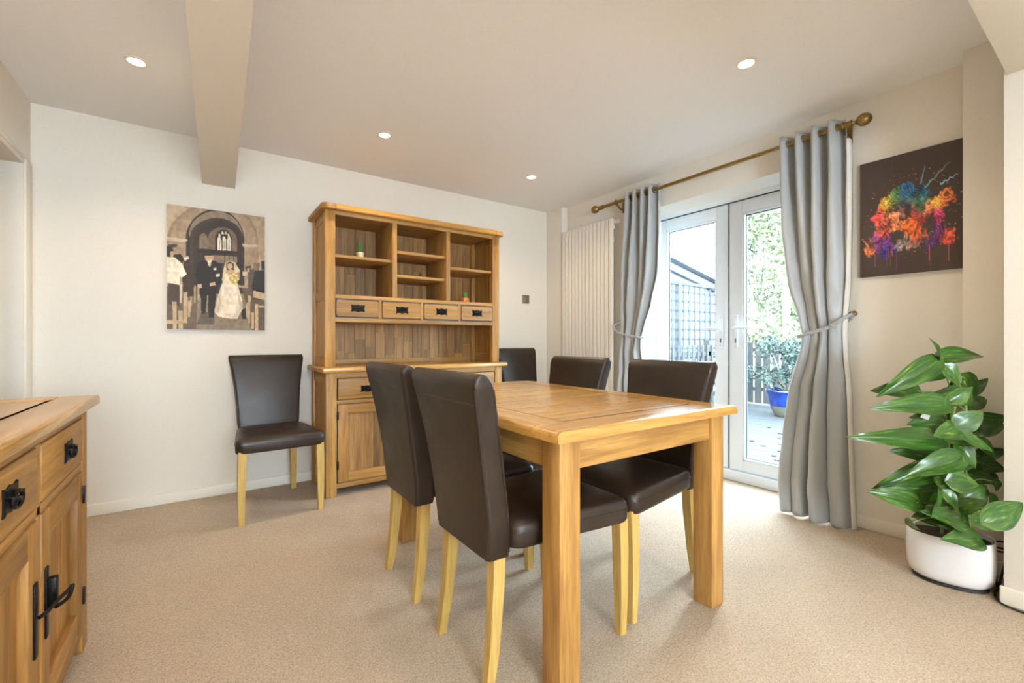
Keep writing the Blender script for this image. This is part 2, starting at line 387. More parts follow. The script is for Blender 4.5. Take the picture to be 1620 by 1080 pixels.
# ------------------------------------------------------------------ welsh dresser
D = thing('welsh_dresser', (1.38, 3.36, 0), 'oak welsh dresser with open shelves standing against the cream back wall', 'dresser')
yf, yb = 3.13, 3.60
for x0 in (.675, 2.01):
    box('leg_post', x0, x0 + .07, yf, yf + .07, 0, .84, M['oak_z'], D, .004)
    box('leg_post', x0, x0 + .07, yb - .06, yb, 0, .84, M['oak_z'], D, .004)
for x0 in (.682, 2.053):
    sp = box('side_panel', x0 + .008, x0 + .016, yf + .06, yb - .05, .08, .84, M['oak_z'], D, 0)
    for z0, z1 in ((.06, .14), (.76, .84)): box('side_rail', x0, x0 + .02, yf + .06, yb - .05, z0, z1, M['oak_y'], sp, .002)
box('cabinet_floor', .74, 2.02, yf + .02, yb, .07, .09, M['oak_x'], D, 0)
box('cabinet_back', .74, 2.02, yb - .01, yb, .07, .84, M['oak_z'], D, 0)
for z0, z1 in ((.057, .09), (.625, .652), (.802, .84)): box('front_rail', .744, 2.012, yf + .004, yf + .03, z0, z1, M['oak_x'], D, .002)
cols = [(.750, 1.152), (1.178, 1.580), (1.606, 2.006)]
for x in (1.154, 1.582): box('front_stile', x, x + .022, yf + .004, yf + .03, .09, .80, M['oak_z'], D, .002)
for i, (x0, x1) in enumerate(cols):
    dr = box('drawer', x0 + .003, x1 - .003, yf, yf + .022, .656, .798, M['oak_x'], D, .004)
    handle(dr, ((x0 + x1) / 2, yf, .722), 'y')
    dd = thing('cabinet_door', ((x0 + x1) / 2, yf, .09)); dd.parent = D; dd.location = Vector(dd.location) - WL[D]
    a, b, z0, z1, sw = x0 + .003, x1 - .003, .094, .621, .066
    box('door_stile', a, a + sw, yf, yf + .022, z0, z1, M['oak_z'], dd, .003); box('door_stile', b - sw, b, yf, yf + .022, z0, z1, M['oak_z'], dd, .003)
    box('door_rail', a + sw, b - sw, yf, yf + .022, z0, z0 + .066, M['oak_x'], dd, .003); box('door_rail', a + sw, b - sw, yf, yf + .022, z1 - .066, z1, M['oak_x'], dd, .003)
    px = a + sw; n = 6; wd = (b - sw - px) / n
    for k in range(n): box('panel_plank', px + k * wd, px + (k + 1) * wd, yf + .015, yf + .021, z0 + .06, z1 - .06, M['oak_plank'], dd, .0008, 1)
    for p in (a - .003, b - .003): box('door_gap_shade', p, p + .006, yf + .010, yf + .014, z0 - .003, z1 + .003, M['seal_gap_shade'], dd, 0)  # dark strips paint the shade in the gaps round the door
    for p in (z0 - .004, z1 - .003): box('door_gap_shade', a, b, yf + .010, yf + .014, p, p + .007, M['seal_gap_shade'], dd, 0)
    for z in (.185, .52): box('hinge', a - .007, a + .005, yf - .004, yf + .004, z, z + .055, M['iron'], dd, .002)
# worktop: end boards and the long board
box('worktop', .645, 2.115, 3.09, 3.615, .840, .876, M['oaktop_x'], D, .010, 3)
# hutch
hf = 3.20; hb = 3.605
for x0 in (.684, 2.03):
    box('hutch_post', x0, x0 + .068, hf, hf + .05, .876, 1.95, M['oak_z'], D, .004)
    box('hutch_post', x0, x0 + .068, hb - .05, hb, .876, 1.95, M['oak_z'], D, .004)
for x0 in (.690, 2.058):
    sp = box('hutch_side', x0 + .008, x0 + .026, hf + .04, hb - .04, .876, 1.95, M['oak_z'], D, 0)
    for z0, z1 in ((.876, .95), (1.34, 1.40), (1.89, 1.95)): box('side_rail', x0 + .001, x0 + .03, hf + .04, hb - .04, z0, z1, M['oak_y'], sp, .002)
# cornice board with clipped corners
def cornice(name, x0, x1, y0, y1, z0, z1, mat, cl, cr):
    bm = bmesh.new(); c = .028
    p = [(x0 + (c if cl else 0), y0), (x1 - (c if cr else 0), y0)] + ([(x1, y0 + c)] if cr else []) + [(x1, y1), (x0, y1)] + ([(x0, y0 + c)] if cl else [])
    addloft(bm, [[Vector((x, y, z0)) for x, y in p], [Vector((x, y, z1)) for x, y in p]])
    bmesh.ops.bevel(bm, geom=bm.edges[:], offset=.004, segments=2, affect='EDGES')
    return fin(name, bm, mat, D)
cornice('hutch_top', .655, .745, 3.15, 3.62, 1.95, 1.986, M['oak_y'], True, False)
cornice('hutch_top', .745, 2.035, 3.15, 3.62, 1.95, 1.986, M['oaktop_x'], False, False)
cornice('hutch_top', 2.035, 2.125, 3.15, 3.62, 1.95, 1.986, M['oak_y'], False, True)
box('hutch_rail', .75, 2.032, hf + .004, hf + .03, 1.925, 1.952, M['oak_x'], D, .002)
box('hutch_rail', .75, 2.032, hf + .003, hf + .03, 1.348, 1.375, M['oak_x'], D, .002)
box('hutch_rail', .75, 2.032, hf + .003, hf + .03, 1.185, 1.216, M['oak_x'], D, .002)
box('compartment_floor', .75, 2.032, hf + .03, hb - .012, 1.355, 1.375, M['oak_x'], D, 0)
box('niche_ceiling', .75, 2.032, hf + .03, hb - .012, 1.19, 1.21, M['oak_x'], D, 0)
box('hutch_ceiling', .75, 2.032, hf + .03, hb - .012, 1.935, 1.95, M['oak_x'], D, 0)
box('bottom_rail', .75, 2.032, hb - .03, hb - .012, .876, .912, M['oak_x'], D, .002)
for x in (1.157, 1.597): box('divider', x, x + .035, hf + .003, hb - .012, 1.375, 1.935, M['oak_z'], D, .003)
for x0, x1, zt in ((.752, 1.157, 1.656), (1.192, 1.597, 1.731), (1.192, 1.597, 1.552), (1.632, 2.03, 1.652)):
    box('shelf', x0, x1, hf + .02, hb - .014, zt - .022, zt, M['oak_x'], D, .004)
for z0, z1 in ((.876, 1.2), (1.37, 1.945)):
    n = 16; x = .752; wd = (2.032 - x) / n; rng = random.Random(int(z0 * 100))
    for k in range(n):
        cuts = [z0] + sorted(rng.uniform(z0 + .06, z1 - .06) for _ in range(rng.choice((0, 1, 1)))) + [z1]
        for a, b in zip(cuts, cuts[1:]): box('back_plank', x + k * wd + .0008, x + (k + 1) * wd - .0008, hb - .012 - (k % 2) * .0012, hb, a + .0005, b - .0005, M['oak_plank'], D, .0007, 1)
xs = [(.755, 1.053), (1.078, 1.378), (1.403, 1.703), (1.728, 2.026)]
for x in (1.0545, 1.3795, 1.7045): box('drawer_stile', x, x + .022, hf + .004, hf + .03, 1.214, 1.35, M['oak_z'], D, .002)
for x0, x1 in xs:
    bm = bmesh.new(); pts = []
    for cx, cz, a0 in ((x1 - .016, 1.326, 0), (x0 + .016, 1.326, 90), (x0 + .016, 1.238, 180), (x1 - .016, 1.238, 270)):
        for k in range(5): a = math.radians(a0 + k * 22.5); pts.append((cx + .014 * math.cos(a), cz + .014 * math.sin(a)))
    addloft(bm, [[Vector((x, hf + .02, z)) for x, z in pts], [Vector((x, hf + .001, z)) for x, z in pts], [Vector(((x - (x0 + x1) / 2) * .985 + (x0 + x1) / 2, hf - .004, (z - 1.282) * .97 + 1.282)) for x, z in pts]])
    dr = fin('drawer', bm, M['oak_x'], D, 30)
    box('drawer_box', x0 + .01, x1 - .01, hf + .02, hb - .05, 1.222, 1.34, M['oak_y'], dr, 0)
    handle(dr, ((x0 + x1) / 2, hf - .004, 1.284), 'y', .095, .052)
    box('drawer_gap_shade', x0 - .001, x1 + .001, hf + .008, hf + .012, 1.217, 1.347, M['seal_gap_shade'], dr, 0)  # dark sheet behind the front, painted shade for the gap around it

# two little cacti on the shelves
c1 = thing('potted_cactus', (.955, 3.33, 1.656), 'slender green cactus in a cream speckled pot on the left dresser shelf', 'cactus')
lathe('pot', [(.0, 0), (.022, 0), (.027, .02), (.031, .042), (.032, .048), (.027, .048), (.025, .04), (0, .04)], (.955, 3.33, 1.656), M['cpot1'], c1)
for dx, hh, r in ((-.006, .105, .010), (.008, .06, .008), (.001, .045, .007)): tube('cactus_stem', [(.955 + dx, 3.33, 1.694), (.955 + dx, 3.33, 1.70 + hh * .5), (.955 + dx * 1.6, 3.33, 1.70 + hh)], [r, r * 1.15, r * .45], M['cactus'], c1, 9)
c2 = thing('potted_cactus', (1.835, 3.33, 1.375), 'round green cactus in an orange clay pot at the right end of the dresser', 'cactus')
bm = bmesh.new(); rings = []
for z, r in ((0, .018), (.004, .026), (.018, .036), (.032, .036), (.044, .028), (.046, .024), (.040, .02)):
    rings.append([Vector((1.835, 3.33, 1.375 + z)) + Vector((math.cos(a), math.sin(a), 0)) * r * (1 + .06 * math.cos(8 * a)) for a in [2 * PI * k / 48 for k in range(48)]])
addloft(bm, rings); fin('pot', bm, M['cpot2'], c2)
for dx, hh, r in ((0, .055, .013), (.011, .04, .008), (-.01, .034, .007)): tube('cactus_stem', [(1.835 + dx, 3.33, 1.41), (1.835 + dx, 3.33, 1.42 + hh * .6), (1.835 + dx * 1.5, 3.33, 1.42 + hh)], [r, r * 1.1, r * .4], M['cactus'], c2, 10)

# ------------------------------------------------------------------ oak sideboard on the left
SB = thing('oak_sideboard', (-.56, 1.34, 0), 'oak sideboard with black ring handles standing at the left edge of the room', 'sideboard')
xf = -.33; xb = -.775; ya, yz = .53, 2.125
for y0 in (ya, yz - .07):
    box('leg_post', xf - .07, xf, y0, y0 + .07, 0, .824, M['oak_z'], SB, .004); box('leg_post', xb, xb + .06, y0, y0 + .07, 0, .824, M['oak_z'], SB, .004)
for y0 in (ya + .012, yz - .03):
    sp = box('side_panel', xb + .05, xf - .06, y0, y0 + .018, .08, .824, M['oak_z'], SB, 0)
box('cabinet_floor', xb, xf - .02, ya + .04, yz - .04, .07, .09, M['oak_y'], SB, 0)
box('cabinet_back', xb, xb + .01, ya + .04, yz - .04, .07, .824, M['oak_z'], SB, 0)
for z0, z1 in ((.057, .088), (.617, .642), (.794, .826)): box('front_rail', xf - .03, xf - .003, ya + .06, yz - .06, z0, z1, M['oak_y'], SB, .002)
cy = [(1.592, 2.058), (1.096, 1.562), (.60, 1.066)]
for y in (1.564, 1.068): box('front_stile', xf - .03, xf - .003, y, y + .026, .08, .80, M['oak_z'], SB, .002)
for i, (y0, y1) in enumerate(cy):
    dr = box('drawer', xf - .022, xf, y0 + .003, y1 - .003, .646, .791, M['oak_y'], SB, .004)
    handle(dr, (xf, (y0 + y1) / 2 + .03, .722), 'x', .085, .06)
    box('drawer_gap_shade', xf - .014, xf - .01, y0, y1, .643, .795, M['seal_gap_shade'], dr, 0)  # shade in the gap round the drawer, painted as a dark sheet
    dd = thing('cabinet_door', (xf, (y0 + y1) / 2, .09)); dd.parent = SB; dd.location = Vector(dd.location) - WL[SB]
    a, b, z0, z1, sw = y0 + .003, y1 - .003, .092, .614, .072
    for p, r in ((a, a + sw), (b - sw, b)): box('door_stile', xf - .022, xf, p, r, z0, z1, M['oak_z'], dd, .003)
    for p, r in ((z0, z0 + .075), (z1 - .075, z1)): box('door_rail', xf - .022, xf, a + sw, b - sw, p, r, M['oak_y'], dd, .003)
    n = 6; wd = (b - a - 2 * sw) / n
    for k in range(n): box('panel_plank', xf - .026, xf - .019, a + sw + k * wd, a + sw + (k + 1) * wd, z0 + .06, z1 - .06, M['oak_z'], dd, .0008, 1)
    box('door_gap_shade', xf - .014, xf - .010, a - .003, a + .004, z0 - .003, z1 + .003, M['seal_gap_shade'], dd, 0); box('door_gap_shade', xf - .014, xf - .010, b - .004, b + .003, z0 - .003, z1 + .003, M['seal_gap_shade'], dd, 0); box('door_gap_shade', xf - .014, xf - .010, a, b, z1 - .004, z1 + .003, M['seal_gap_shade'], dd, 0)  # painted gap shade along the door edges
    hy = (b + .004) if i != 1 else (a - .004)
    for z in (.165, .505): box('hinge', xf - .004, xf + .006, hy - .007, hy + .007, z, z + .058, M['iron'], dd, .002)
    if i < 2:
        ly = a + .028 if i == 0 else b - .03
        box('latch_plate', xf, xf + .005, ly - .012, ly + .012, .29, .47, M['iron'], dd, .002)
        if i == 0: box('latch_keeper', xf + .004, xf + .022, ly - .003, ly + .018, .36, .44, M['iron'], dd, .003)
        else: tube('latch_bar', spline([(xf + .008, ly, .385), (xf + .020, ly + .02, .388), (xf + .024, ly + .075, .384), (xf + .040, ly + .112, .392), (xf + .046, ly + .120, .398), (xf + .040, ly + .104, .374), (xf + .024, ly + .07, .372)], 6), .0048, M['iron'], dd, 8)
# top: border boards round a field, separated by a dark joint
z0, z1 = .825, .86
box('top_board', xf - .075, xf + .03, ya - .03, yz + .032, z0, z1, M['oaktop_y'], SB, .009, 3)
box('top_board', xb, xf - .0755, yz - .09, yz + .032, z0, z1, M['oaktop_x'], SB, .003)
box('top_field', xb, xf - .0795, ya - .03, yz - .0945, z0, z1 - .0006, M['oaktop_y'], SB, .001)
box('top_joint', xb, xf - .07, ya - .02, yz - .08, z0 + .004, z1 - .0008, M['joint'], SB, 0)

# ------------------------------------------------------------------ dining table
TX, TY, TW, TL, TZ, TT = 1.287, 1.641, .943, 1.397, .795, .033
T = thing('dining_table', (TX, TY, 0), 'golden oak dining table with thick square legs in the middle of the room', 'table')
x0, x1, y0, y1 = TX - TW / 2, TX + TW / 2, TY - TL / 2, TY + TL / 2; bw = .125
def wavy_board(name, x0, x1, y0, y1, z0, z1, mat, outer, seed):
    """board whose outer top edges carry a hand-worn uneven round-over"""
    bm = bmesh.new(); rng = random.Random(seed); ph = [rng.uniform(0, 6) for _ in range(4)]
    nx = max(2, int((x1 - x0) / .03)); ny = max(2, int((y1 - y0) / .03))
    xs = sorted(set([x0, x0 + .004, x0 + .012, x1 - .012, x1 - .004, x1] + list(np.linspace(x0 + .02, x1 - .02, nx))))
    ys = sorted(set([y0, y0 + .004, y0 + .012, y1 - .012, y1 - .004, y1] + list(np.linspace(y0 + .02, y1 - .02, ny))))
    def top(x, y):
        z = z1
        for k, d, s in (('l', x - x0, y), ('r', x1 - x, y), ('b', y - y0, x), ('t', y1 - y, x)):
            if k in outer:
                w = .016 + .009 * math.sin(s * 7 + ph['lrbt'.index(k)]) + .005 * math.sin(s * 19 + ph[0])
                if d < w: q = 1 - d / w; z = min(z, z1 - .017 * (1 - math.sqrt(max(0, 1 - q * q))))
        return z
    g = [[bm.verts.new((x, y, top(x, y))) for y in ys] for x in xs]; b = [[bm.verts.new((x, y, z0)) for y in ys] for x in xs]
    nx, ny = len(xs), len(ys)
    for i in range(nx - 1):
        for j in range(ny - 1):
            bm.faces.new((g[i][j], g[i + 1][j], g[i + 1][j + 1], g[i][j + 1])); bm.faces.new((b[i][j], b[i][j + 1], b[i + 1][j + 1], b[i + 1][j]))
    for i in range(nx - 1):
        bm.faces.new((g[i][0], b[i][0], b[i + 1][0], g[i + 1][0])); bm.faces.new((g[i][-1], g[i + 1][-1], b[i + 1][-1], b[i][-1]))
    for j in range(ny - 1):
        bm.faces.new((g[0][j], g[0][j + 1], b[0][j + 1], b[0][j])); bm.faces.new((g[-1][j], b[-1][j], b[-1][j + 1], g[-1][j + 1]))
    return fin(name, bm, mat, T, 50)
wavy_board('end_board', x0, x1, y0, y0 + bw, TZ - TT, TZ, M['oaktop_x'], 'lrb', 1)
wavy_board('end_board', x0, x1, y1 - bw, y1, TZ - TT, TZ, M['oaktop_x'], 'lrt', 2)
wavy_board('side_board', x0, x0 + bw, y0 + bw + .0004, y1 - bw - .0004, TZ - TT, TZ, M['oaktop_y'], 'l', 3)
wavy_board('side_board', x1 - bw, x1, y0 + bw + .0004, y1 - bw - .0004, TZ - TT, TZ, M['oaktop_y'], 'r', 4)
box('table_field', x0 + bw + .007, x1 - bw - .007, y0 + bw + .010, y1 - bw - .010, TZ - TT, TZ - .0004, M['oaktop_x'], T, .0006, 1)
box('field_joint', x0 + bw - .001, x1 - bw + .001, y0 + bw - .001, y1 - bw + .001, TZ - TT + .003, TZ - .0006, M['joint'], T, 0)
ov, lw = .037, .083; zt = TZ - TT
for a in (x0 + ov, x1 - ov - lw):
    for b in (y0 + ov, y1 - ov - lw): box('leg', a, a + lw, b, b + lw, 0, zt, M['oak_z'], T, .005, 2)
for b in (y0 + ov + .012, y1 - ov - .034): box('apron', x0 + ov + lw, x1 - ov - lw, b, b + .022, zt - .098, zt, M['oak_x'], T, .002)
for a in (x0 + ov + .012, x1 - ov - .034): box('apron', a, a + .022, y0 + ov + lw, y1 - ov - lw, zt - .098, zt, M['oak_y'], T, .002)

# ------------------------------------------------------------------ leather dining chairs (front faces -Y at rotation 0)
def rrect(w, d, r, n=5):
    out = []
    for cx, cy, a0 in ((w / 2 - r, d / 2 - r, 0), (-w / 2 + r, d / 2 - r, 90), (-w / 2 + r, -d / 2 + r, 180), (w / 2 - r, -d / 2 + r, 270)):
        for k in range(n): a = math.radians(a0 + 90 * k / (n - 1)); out.append((cx + r * math.cos(a), cy + r * math.sin(a)))
    return out
def make_chair():
    t = thing('dining_chair', (0, 0, 0))
    # seat cushion: stacked rounded trapezoids with a crown
    def ring(s, z, crown=False):
        pts = []
        for x, y in rrect(1, 1, .09, 6):
            yy = -.045 + y * .485 * s; fw = .495 - (yy + .29) / .49 * .105
            if crown and y < 0: pass
            pts.append(Vector((x * (fw - (1 - s) * .45), yy, z - .012 * max(0, -y - .35) * (z > .47) + .0)))
        return pts
    bm = bmesh.new()
    addloft(bm, [ring(.93, .405), ring(.985, .409), ring(1.0, .42), ring(1.0, .455), ring(.995, .470), ring(.975, .481), ring(.94, .488), ring(.85, .494), ring(.7, .499), ring(.45, .503), ring(.15, .504)])
    seat = fin('seat', bm, M['leather'], t, 55)
    bm = bmesh.new(); addtube(bm, [p + Vector((0, 0, 0)) for p in (lambda r: r + [r[0]])(ring(1.003, .455))], .0022, 6, False); fin('seat_piping', bm, M['leather'], seat, 60)
    # backrest
    ZB, ZT = .385, .957
    zs = [.385, .388, .40, .45, .50, .56, .62, .68, .74, .80, .85, .885, .91, .930, .943, .951, .9555, .957]
    def yc(z): s = (z - ZB) / (ZT - ZB); return .235 + .095 * s ** 1.5
    def wd(z): return interp(z, [.385, .49, .62, .74, .85, .957], [.350, .374, .384, .404, .434, .470])
    def th(z):
        t0 = interp(z, [.385, .7, .92], [.082, .078, .072])
        if z > .92: q = (z - .92) / (.957 - .92); t0 *= max(.06, math.sqrt(max(0, 1 - q * q)))
        return t0
    bm = bmesh.new(); rings = []
    for i, z in enumerate(zs):
        e = .006 if i == 0 else 0
        w, d = wd(z) - 2 * e - (.012 * max(0, (z - .935) / .022)), th(z) - 2 * e
        rings.append([Vector((x, yc(z) + y, z)) for x, y in rrect(w, d, min(.016, d * .45), 5)])
    addloft(bm, rings); back = fin('backrest', bm, M['leather'], t, 55)
    bm = bmesh.new()
    for s in (-1, 1):
        for f in (-1, 1): addtube(bm, [Vector((s * (wd(z) / 2 - .0045), yc(z) + f * (th(z) / 2 - .0045), z)) for z in zs[2:13]], .0024, 6)
    zz = .868
    addtube(bm, [Vector((x, yc(zz) + th(zz) / 2 + .0002, zz)) for x in np.linspace(-wd(zz) / 2 + .01, wd(zz) / 2 - .01, 9)], .0018, 6)
    fin('seam', bm, M['leather'], back, 60)
    # legs
    for s in (-1, 1):
        bm = bmesh.new(); rg = []
        for z, cx, w in ((0, .214, .030), (.15, .214, .036), (.30, .212, .041), (.42, .208, .043)):
            rg.append([Vector((s * cx + a * w / 2, -.262 + b * w / 2, z)) for a, b in ((-1, -1), (1, -1), (1, 1), (-1, 1))])
        addloft(bm, rg); bmesh.ops.bevel(bm, geom=[e for e in bm.edges if abs(e.verts[0].co.z - e.verts[1].co.z) > .05], offset=.003, segments=2, affect='EDGES')
        fin('leg', bm, M['leg'], t, 35)
        bm = bmesh.new(); rg = []
        for z, cy_, cx, w in ((0, .268, .160, .030), (.10, .254, .158, .034), (.20, .243, .155, .038), (.30, .236, .152, .041), (.42, .230, .150, .043)):
            rg.append([Vector((s * cx + a * w / 2, cy_ + b * w / 2, z)) for a, b in ((-1, -1), (1, -1), (1, 1), (-1, 1))])
        addloft(bm, rg); bmesh.ops.bevel(bm, geom=[e for e in bm.edges if abs(e.verts[0].co.z - e.verts[1].co.z) > .05], offset=.003, segments=2, affect='EDGES')
        fin('leg', bm, M['leg'], t, 35)
    return t
proto = make_chair()
G1, G2 = 'chairs drawn up to the table', 'spare chairs along the back wall'
chairs = [  # x, y, degrees, height scale, label
    (.388, 3.235, 2, 1.0, 'dark brown leather chair standing alone between the wedding picture and the dresser', G2),
    (.978, 1.305, 90, 1.0, 'nearest brown leather chair, its back to the camera at the front left of the table', G1),
    (.978, 1.855, 90, 1.0, 'brown leather chair at the left of the table, on the dresser side', G1),
    (1.574, 1.338, -87, 1.0, 'brown leather chair across the table in front of the garden doors', G1),
    (1.575, 1.985, -88, 1.0, 'brown leather chair across the table in front of the white radiator', G1),
    (2.515, 3.225, 0, 1.03, 'brown leather chair in the far corner to the right of the dresser', G2)]
for i, (x, y, a, sz, lb, g) in enumerate(chairs):
    c = proto if i == 0 else copy_tree(proto)
    c.location = (x, y, 0); c.rotation_euler = (0, 0, math.radians(a)); c.scale = (1, 1, sz)
    tag(c, lb, 'chair', g)

# ------------------------------------------------------------------ radiator
RD = thing('column_radiator', (3.0, 3.04, .35), 'tall white vertical column radiator on the wall beside the left curtain', 'radiator')
n = 14; yA, yB_ = 2.705, 3.375; pt = (yB_ - yA) / n
for k in range(n): box('radiator_column', 2.962, 2.988, yA + k * pt + .0045, yA + (k + 1) * pt - .0045, .36, 2.14, M['rad'], RD, .004)
for z in (.42, 2.05): box('header_pipe', 2.985, 3.015, yA + .01, yB_ - .01, z, z + .04, M['rad'], RD, .01, 3)
for y in (yA + .08, yB_ - .08):
    for z in (.5, 1.95): box('wall_bracket', 3.0, XR, y - .015, y + .015, z, z + .05, M['rad'], RD, .002)
bv = lathe('bleed_valve', [(.0, -.03), (.016, -.03), (.016, .012), (.010, .016), (0, .016)], (3.0, yA - .01, 2.11), M['rad'], RD, 16, 'y')
tube('supply_pipe', [(3.0, yA + .04, .42), (3.0, yA + .04, .0)], .009, M['chrome'], RD, 10)
tube('supply_pipe', [(3.0, yB_ - .04, .42), (3.0, yB_ - .04, .0)], .009, M['chrome'], RD, 10)

# ------------------------------------------------------------------ curtain pole, curtains, tiebacks
RX, RZ = 2.965, 2.262
RP = thing('curtain_pole', (RX, 1.9, RZ), 'antique brass curtain pole with ball ends above the garden doors', 'curtain pole')
tube('pole', [(RX, .965, RZ), (RX, 2.84, RZ)], .0135, M['brass'], RP, 16)
for s, y in ((-1, .965), (1, 2.84)):
    lathe('finial', [(.0, 0), (.017, 0), (.019, s * .012), (.017, s * .04), (.019, s * .05), (.012, s * .054), (.008, s * .066), (.016, s * .072), (.03, s * .086), (.035, s * .104), (.03, s * .124), (.016, s * .138), (0, s * .142)], (RX, y - s * .03, RZ), M['brass'], RP, 24, 'y', 60)
for y in (.985, 2.66):
    b = box('bracket', XR - .006, XR, y - .014, y + .014, RZ - .075, RZ + .02, M['brass'], RP, .004)
    tube('bracket_arm', spline([(XR - .004, y, RZ - .055), (XR - .04, y, RZ - .045), (RX + .004, y, RZ - .016)], 6), .008, M['brass'], b, 8)
    bm = bmesh.new(); addtorus(bm, (RX, y, RZ), .018, .005, 'y', 20, 8); fin('bracket_ring', bm, M['brass'], b, 60)
def curtain(name, ctl, folds, label, lin_side, seed):
    zs_ = [c[0] for c in ctl][::-1]
    ca = thing(name, (RX, (ctl[0][1] + ctl[0][2]) / 2, .012), label, 'curtain', 'grey curtains')
    rng = random.Random(seed); ph = [rng.uniform(0, 6.28) for _ in range(6)]
    nu, nv = folds * 22, 80
    def sheet(off, ext):
        bm = bmesh.new(); g = []
        for j in range(nv + 1):
            z = ctl[0][0] + (ctl[-1][0] - ctl[0][0]) * j / nv
            a, b, amp, xc = [interp(z, zs_, [c[k] for c in ctl][::-1]) for k in (1, 2, 3, 4)]
            low = max(0, min(1, (2.1 - z) / .8)); row = []
            for i in range(nu + 1):
                u = i / nu; uu = u + low * (.034 * math.sin(5 * u + ph[0] + z * 1.1) + .016 * math.sin(11 * u + ph[1] - z * 1.7))
                w = 2 * PI * folds * uu
                s = math.sin(w); s = math.copysign(abs(s) ** .8, s)
                k = 1 + low * .62 * math.sin(3.3 * u * PI + ph[2] + z * .8)
                x = xc + amp * k * s + .004 * low * math.sin(17 * z + 9 * u + ph[3]) + .003 * low * math.sin(31 * z - 23 * u + ph[4])
                y = a + (b - a) * u + low * amp * .28 * math.cos(w + ph[5] * .2)
                zz = max(z + (.008 * math.sin(3 * u + ph[1]) * (z < .1)), .012)
                row.append(bm.verts.new((min(x + off, XR - .012), y, zz)))
            g.append(row)
        for j in range(nv):
            for i in range(nu): bm.faces.new((g[j][i], g[j][i + 1], g[j + 1][i + 1], g[j + 1][i]))
        return bm
    f = fin('curtain_fabric', sheet(0, 0), M['fabric'], ca, 180)
    so = f.modifiers.new('thickness', 'SOLIDIFY'); so.thickness = .0025
    # white lining behind, narrower than the face fabric, ending below the heading
    bm = sheet(.006, 0)
    bmesh.ops.delete(bm, geom=[v for v in bm.verts if v.co.z > 2.19], context='VERTS')
    l = fin('curtain_lining', bm, M['lining'], ca, 180)
    so = l.modifiers.new('thickness', 'SOLIDIFY'); so.thickness = .0012
    e = lin_side; ys = ctl
    bm = bmesh.new(); rows = []                                # turned lining edge strip on the outer side
    for j in range(nv + 1):
        z = 2.19 + (.014 - 2.19) * j / nv
        k = 1 if e < 0 else 2
        y = interp(z, zs_, [c[k] for c in ctl][::-1]); xc = interp(z, zs_, [c[4] for c in ctl][::-1])
        rows.append([bm.verts.new((xc + .002, y - e * .004, z)), bm.verts.new((xc + .02 + .006 * math.sin(7 * z), y + e * .01, z)), bm.verts.new((min(XR - .01, xc + .05), y + e * .006, z))])
    for r0, r1 in zip(rows, rows[1:]):
        for i in range(2): bm.faces.new((r0[i], r0[i + 1], r1[i + 1], r1[i]))
    l2 = fin('lining_edge', bm, M['lining'], ca, 180); so = l2.modifiers.new('thickness', 'SOLIDIFY'); so.thickness = .002
    a, b = ctl[0][1], ctl[0][2]
    for k in range(2 * folds + 1):
        y = a + (b - a) * k / (2 * folds)
        if a + .01 < y < b - .01:
            bm = bmesh.new(); addtorus(bm, (RX, y, RZ), .023, .0045, 'y', 20, 8); fin('eyelet', bm, M['brass'], ca, 60)
    return ca
curtain('eyelet_curtain', [(2.308, .972, 1.318, .042, 2.962), (2.0, .965, 1.31, .047, 2.962), (1.7, .965, 1.295, .046, 2.962), (1.4, .97, 1.26, .038, 2.962), (1.2, .985, 1.212, .026, 2.965), (1.09, .988, 1.19, .020, 2.965), (.98, .982, 1.20, .026, 2.962), (.8, .965, 1.25, .036, 2.955), (.5, .955, 1.29, .044, 2.95), (.2, .945, 1.315, .048, 2.945), (.012, .935, 1.30, .05, 2.94)], 4,
        'long grey curtain tied back beside the colourful picture, right of the garden doors', -1, 3)
curtain('eyelet_curtain', [(2.308, 2.222, 2.54, .042, 2.962), (2.0, 2.225, 2.55, .047, 2.962), (1.6, 2.23, 2.585, .044, 2.962), (1.35, 2.28, 2.59, .036, 2.962), (1.2, 2.345, 2.595, .026, 2.965), (1.08, 2.385, 2.60, .020, 2.965), (.95, 2.375, 2.60, .028, 2.962), (.6, 2.33, 2.61, .04, 2.955), (.012, 2.29, 2.62, .048, 2.95)], 4,
        'grey curtain tied back beside the white radiator, left of the garden doors', 1, 5)
def tieback(hy, y_in, z_in, hz, label):
    t = thing('curtain_tieback', (XR, hy, hz), label, 'tieback', 'curtain tiebacks')
    d = 1 if y_in > hy else -1
    path = spline([(XR - .035, hy, hz), (2.93, hy + d * .012, hz - .03), (2.898, hy + d * .06, z_in + .05), (2.900, (hy + y_in) / 2 + d * .03, z_in + .02), (2.925, y_in - d * .008, z_in), (2.965, y_in + d * .012, z_in - .003), (3.0, y_in - d * .004, z_in + .002), (3.022, (hy + y_in) / 2, z_in + .03), (XR - .02, hy + d * .02, hz - .03), (XR - .03, hy, hz)], 12)
    fr_ = frames(path)
    for p0 in (0, PI):
        bm = bmesh.new(); pts = []; L = 0
        for i, (p, tt, u, w) in enumerate(fr_):
            if i: L += (p - fr_[i - 1][0]).length
            a = L / .035 * 2 * PI + p0; pts.append(p + (u * math.cos(a) + w * math.sin(a)) * .0055)
        addtube(bm, pts, .0065, 7); fin('cord_strand', bm, M['rope'], t, 60)
    hk = lathe('hook_rose', [(0, 0), (.016, 0), (.014, -.006), (.006, -.01), (.005, -.03), (.010, -.036), (.012, -.044), (.006, -.05), (0, -.05)], (XR, hy, hz + .004), M['brass'], t, 16, 'x', 60)
tieback(.965, 1.198, 1.085, 1.205, 'twisted grey cord tieback round the right curtain')
tieback(2.662, 2.378, 1.085, 1.215, 'twisted grey cord tieback round the left curtain by the radiator')

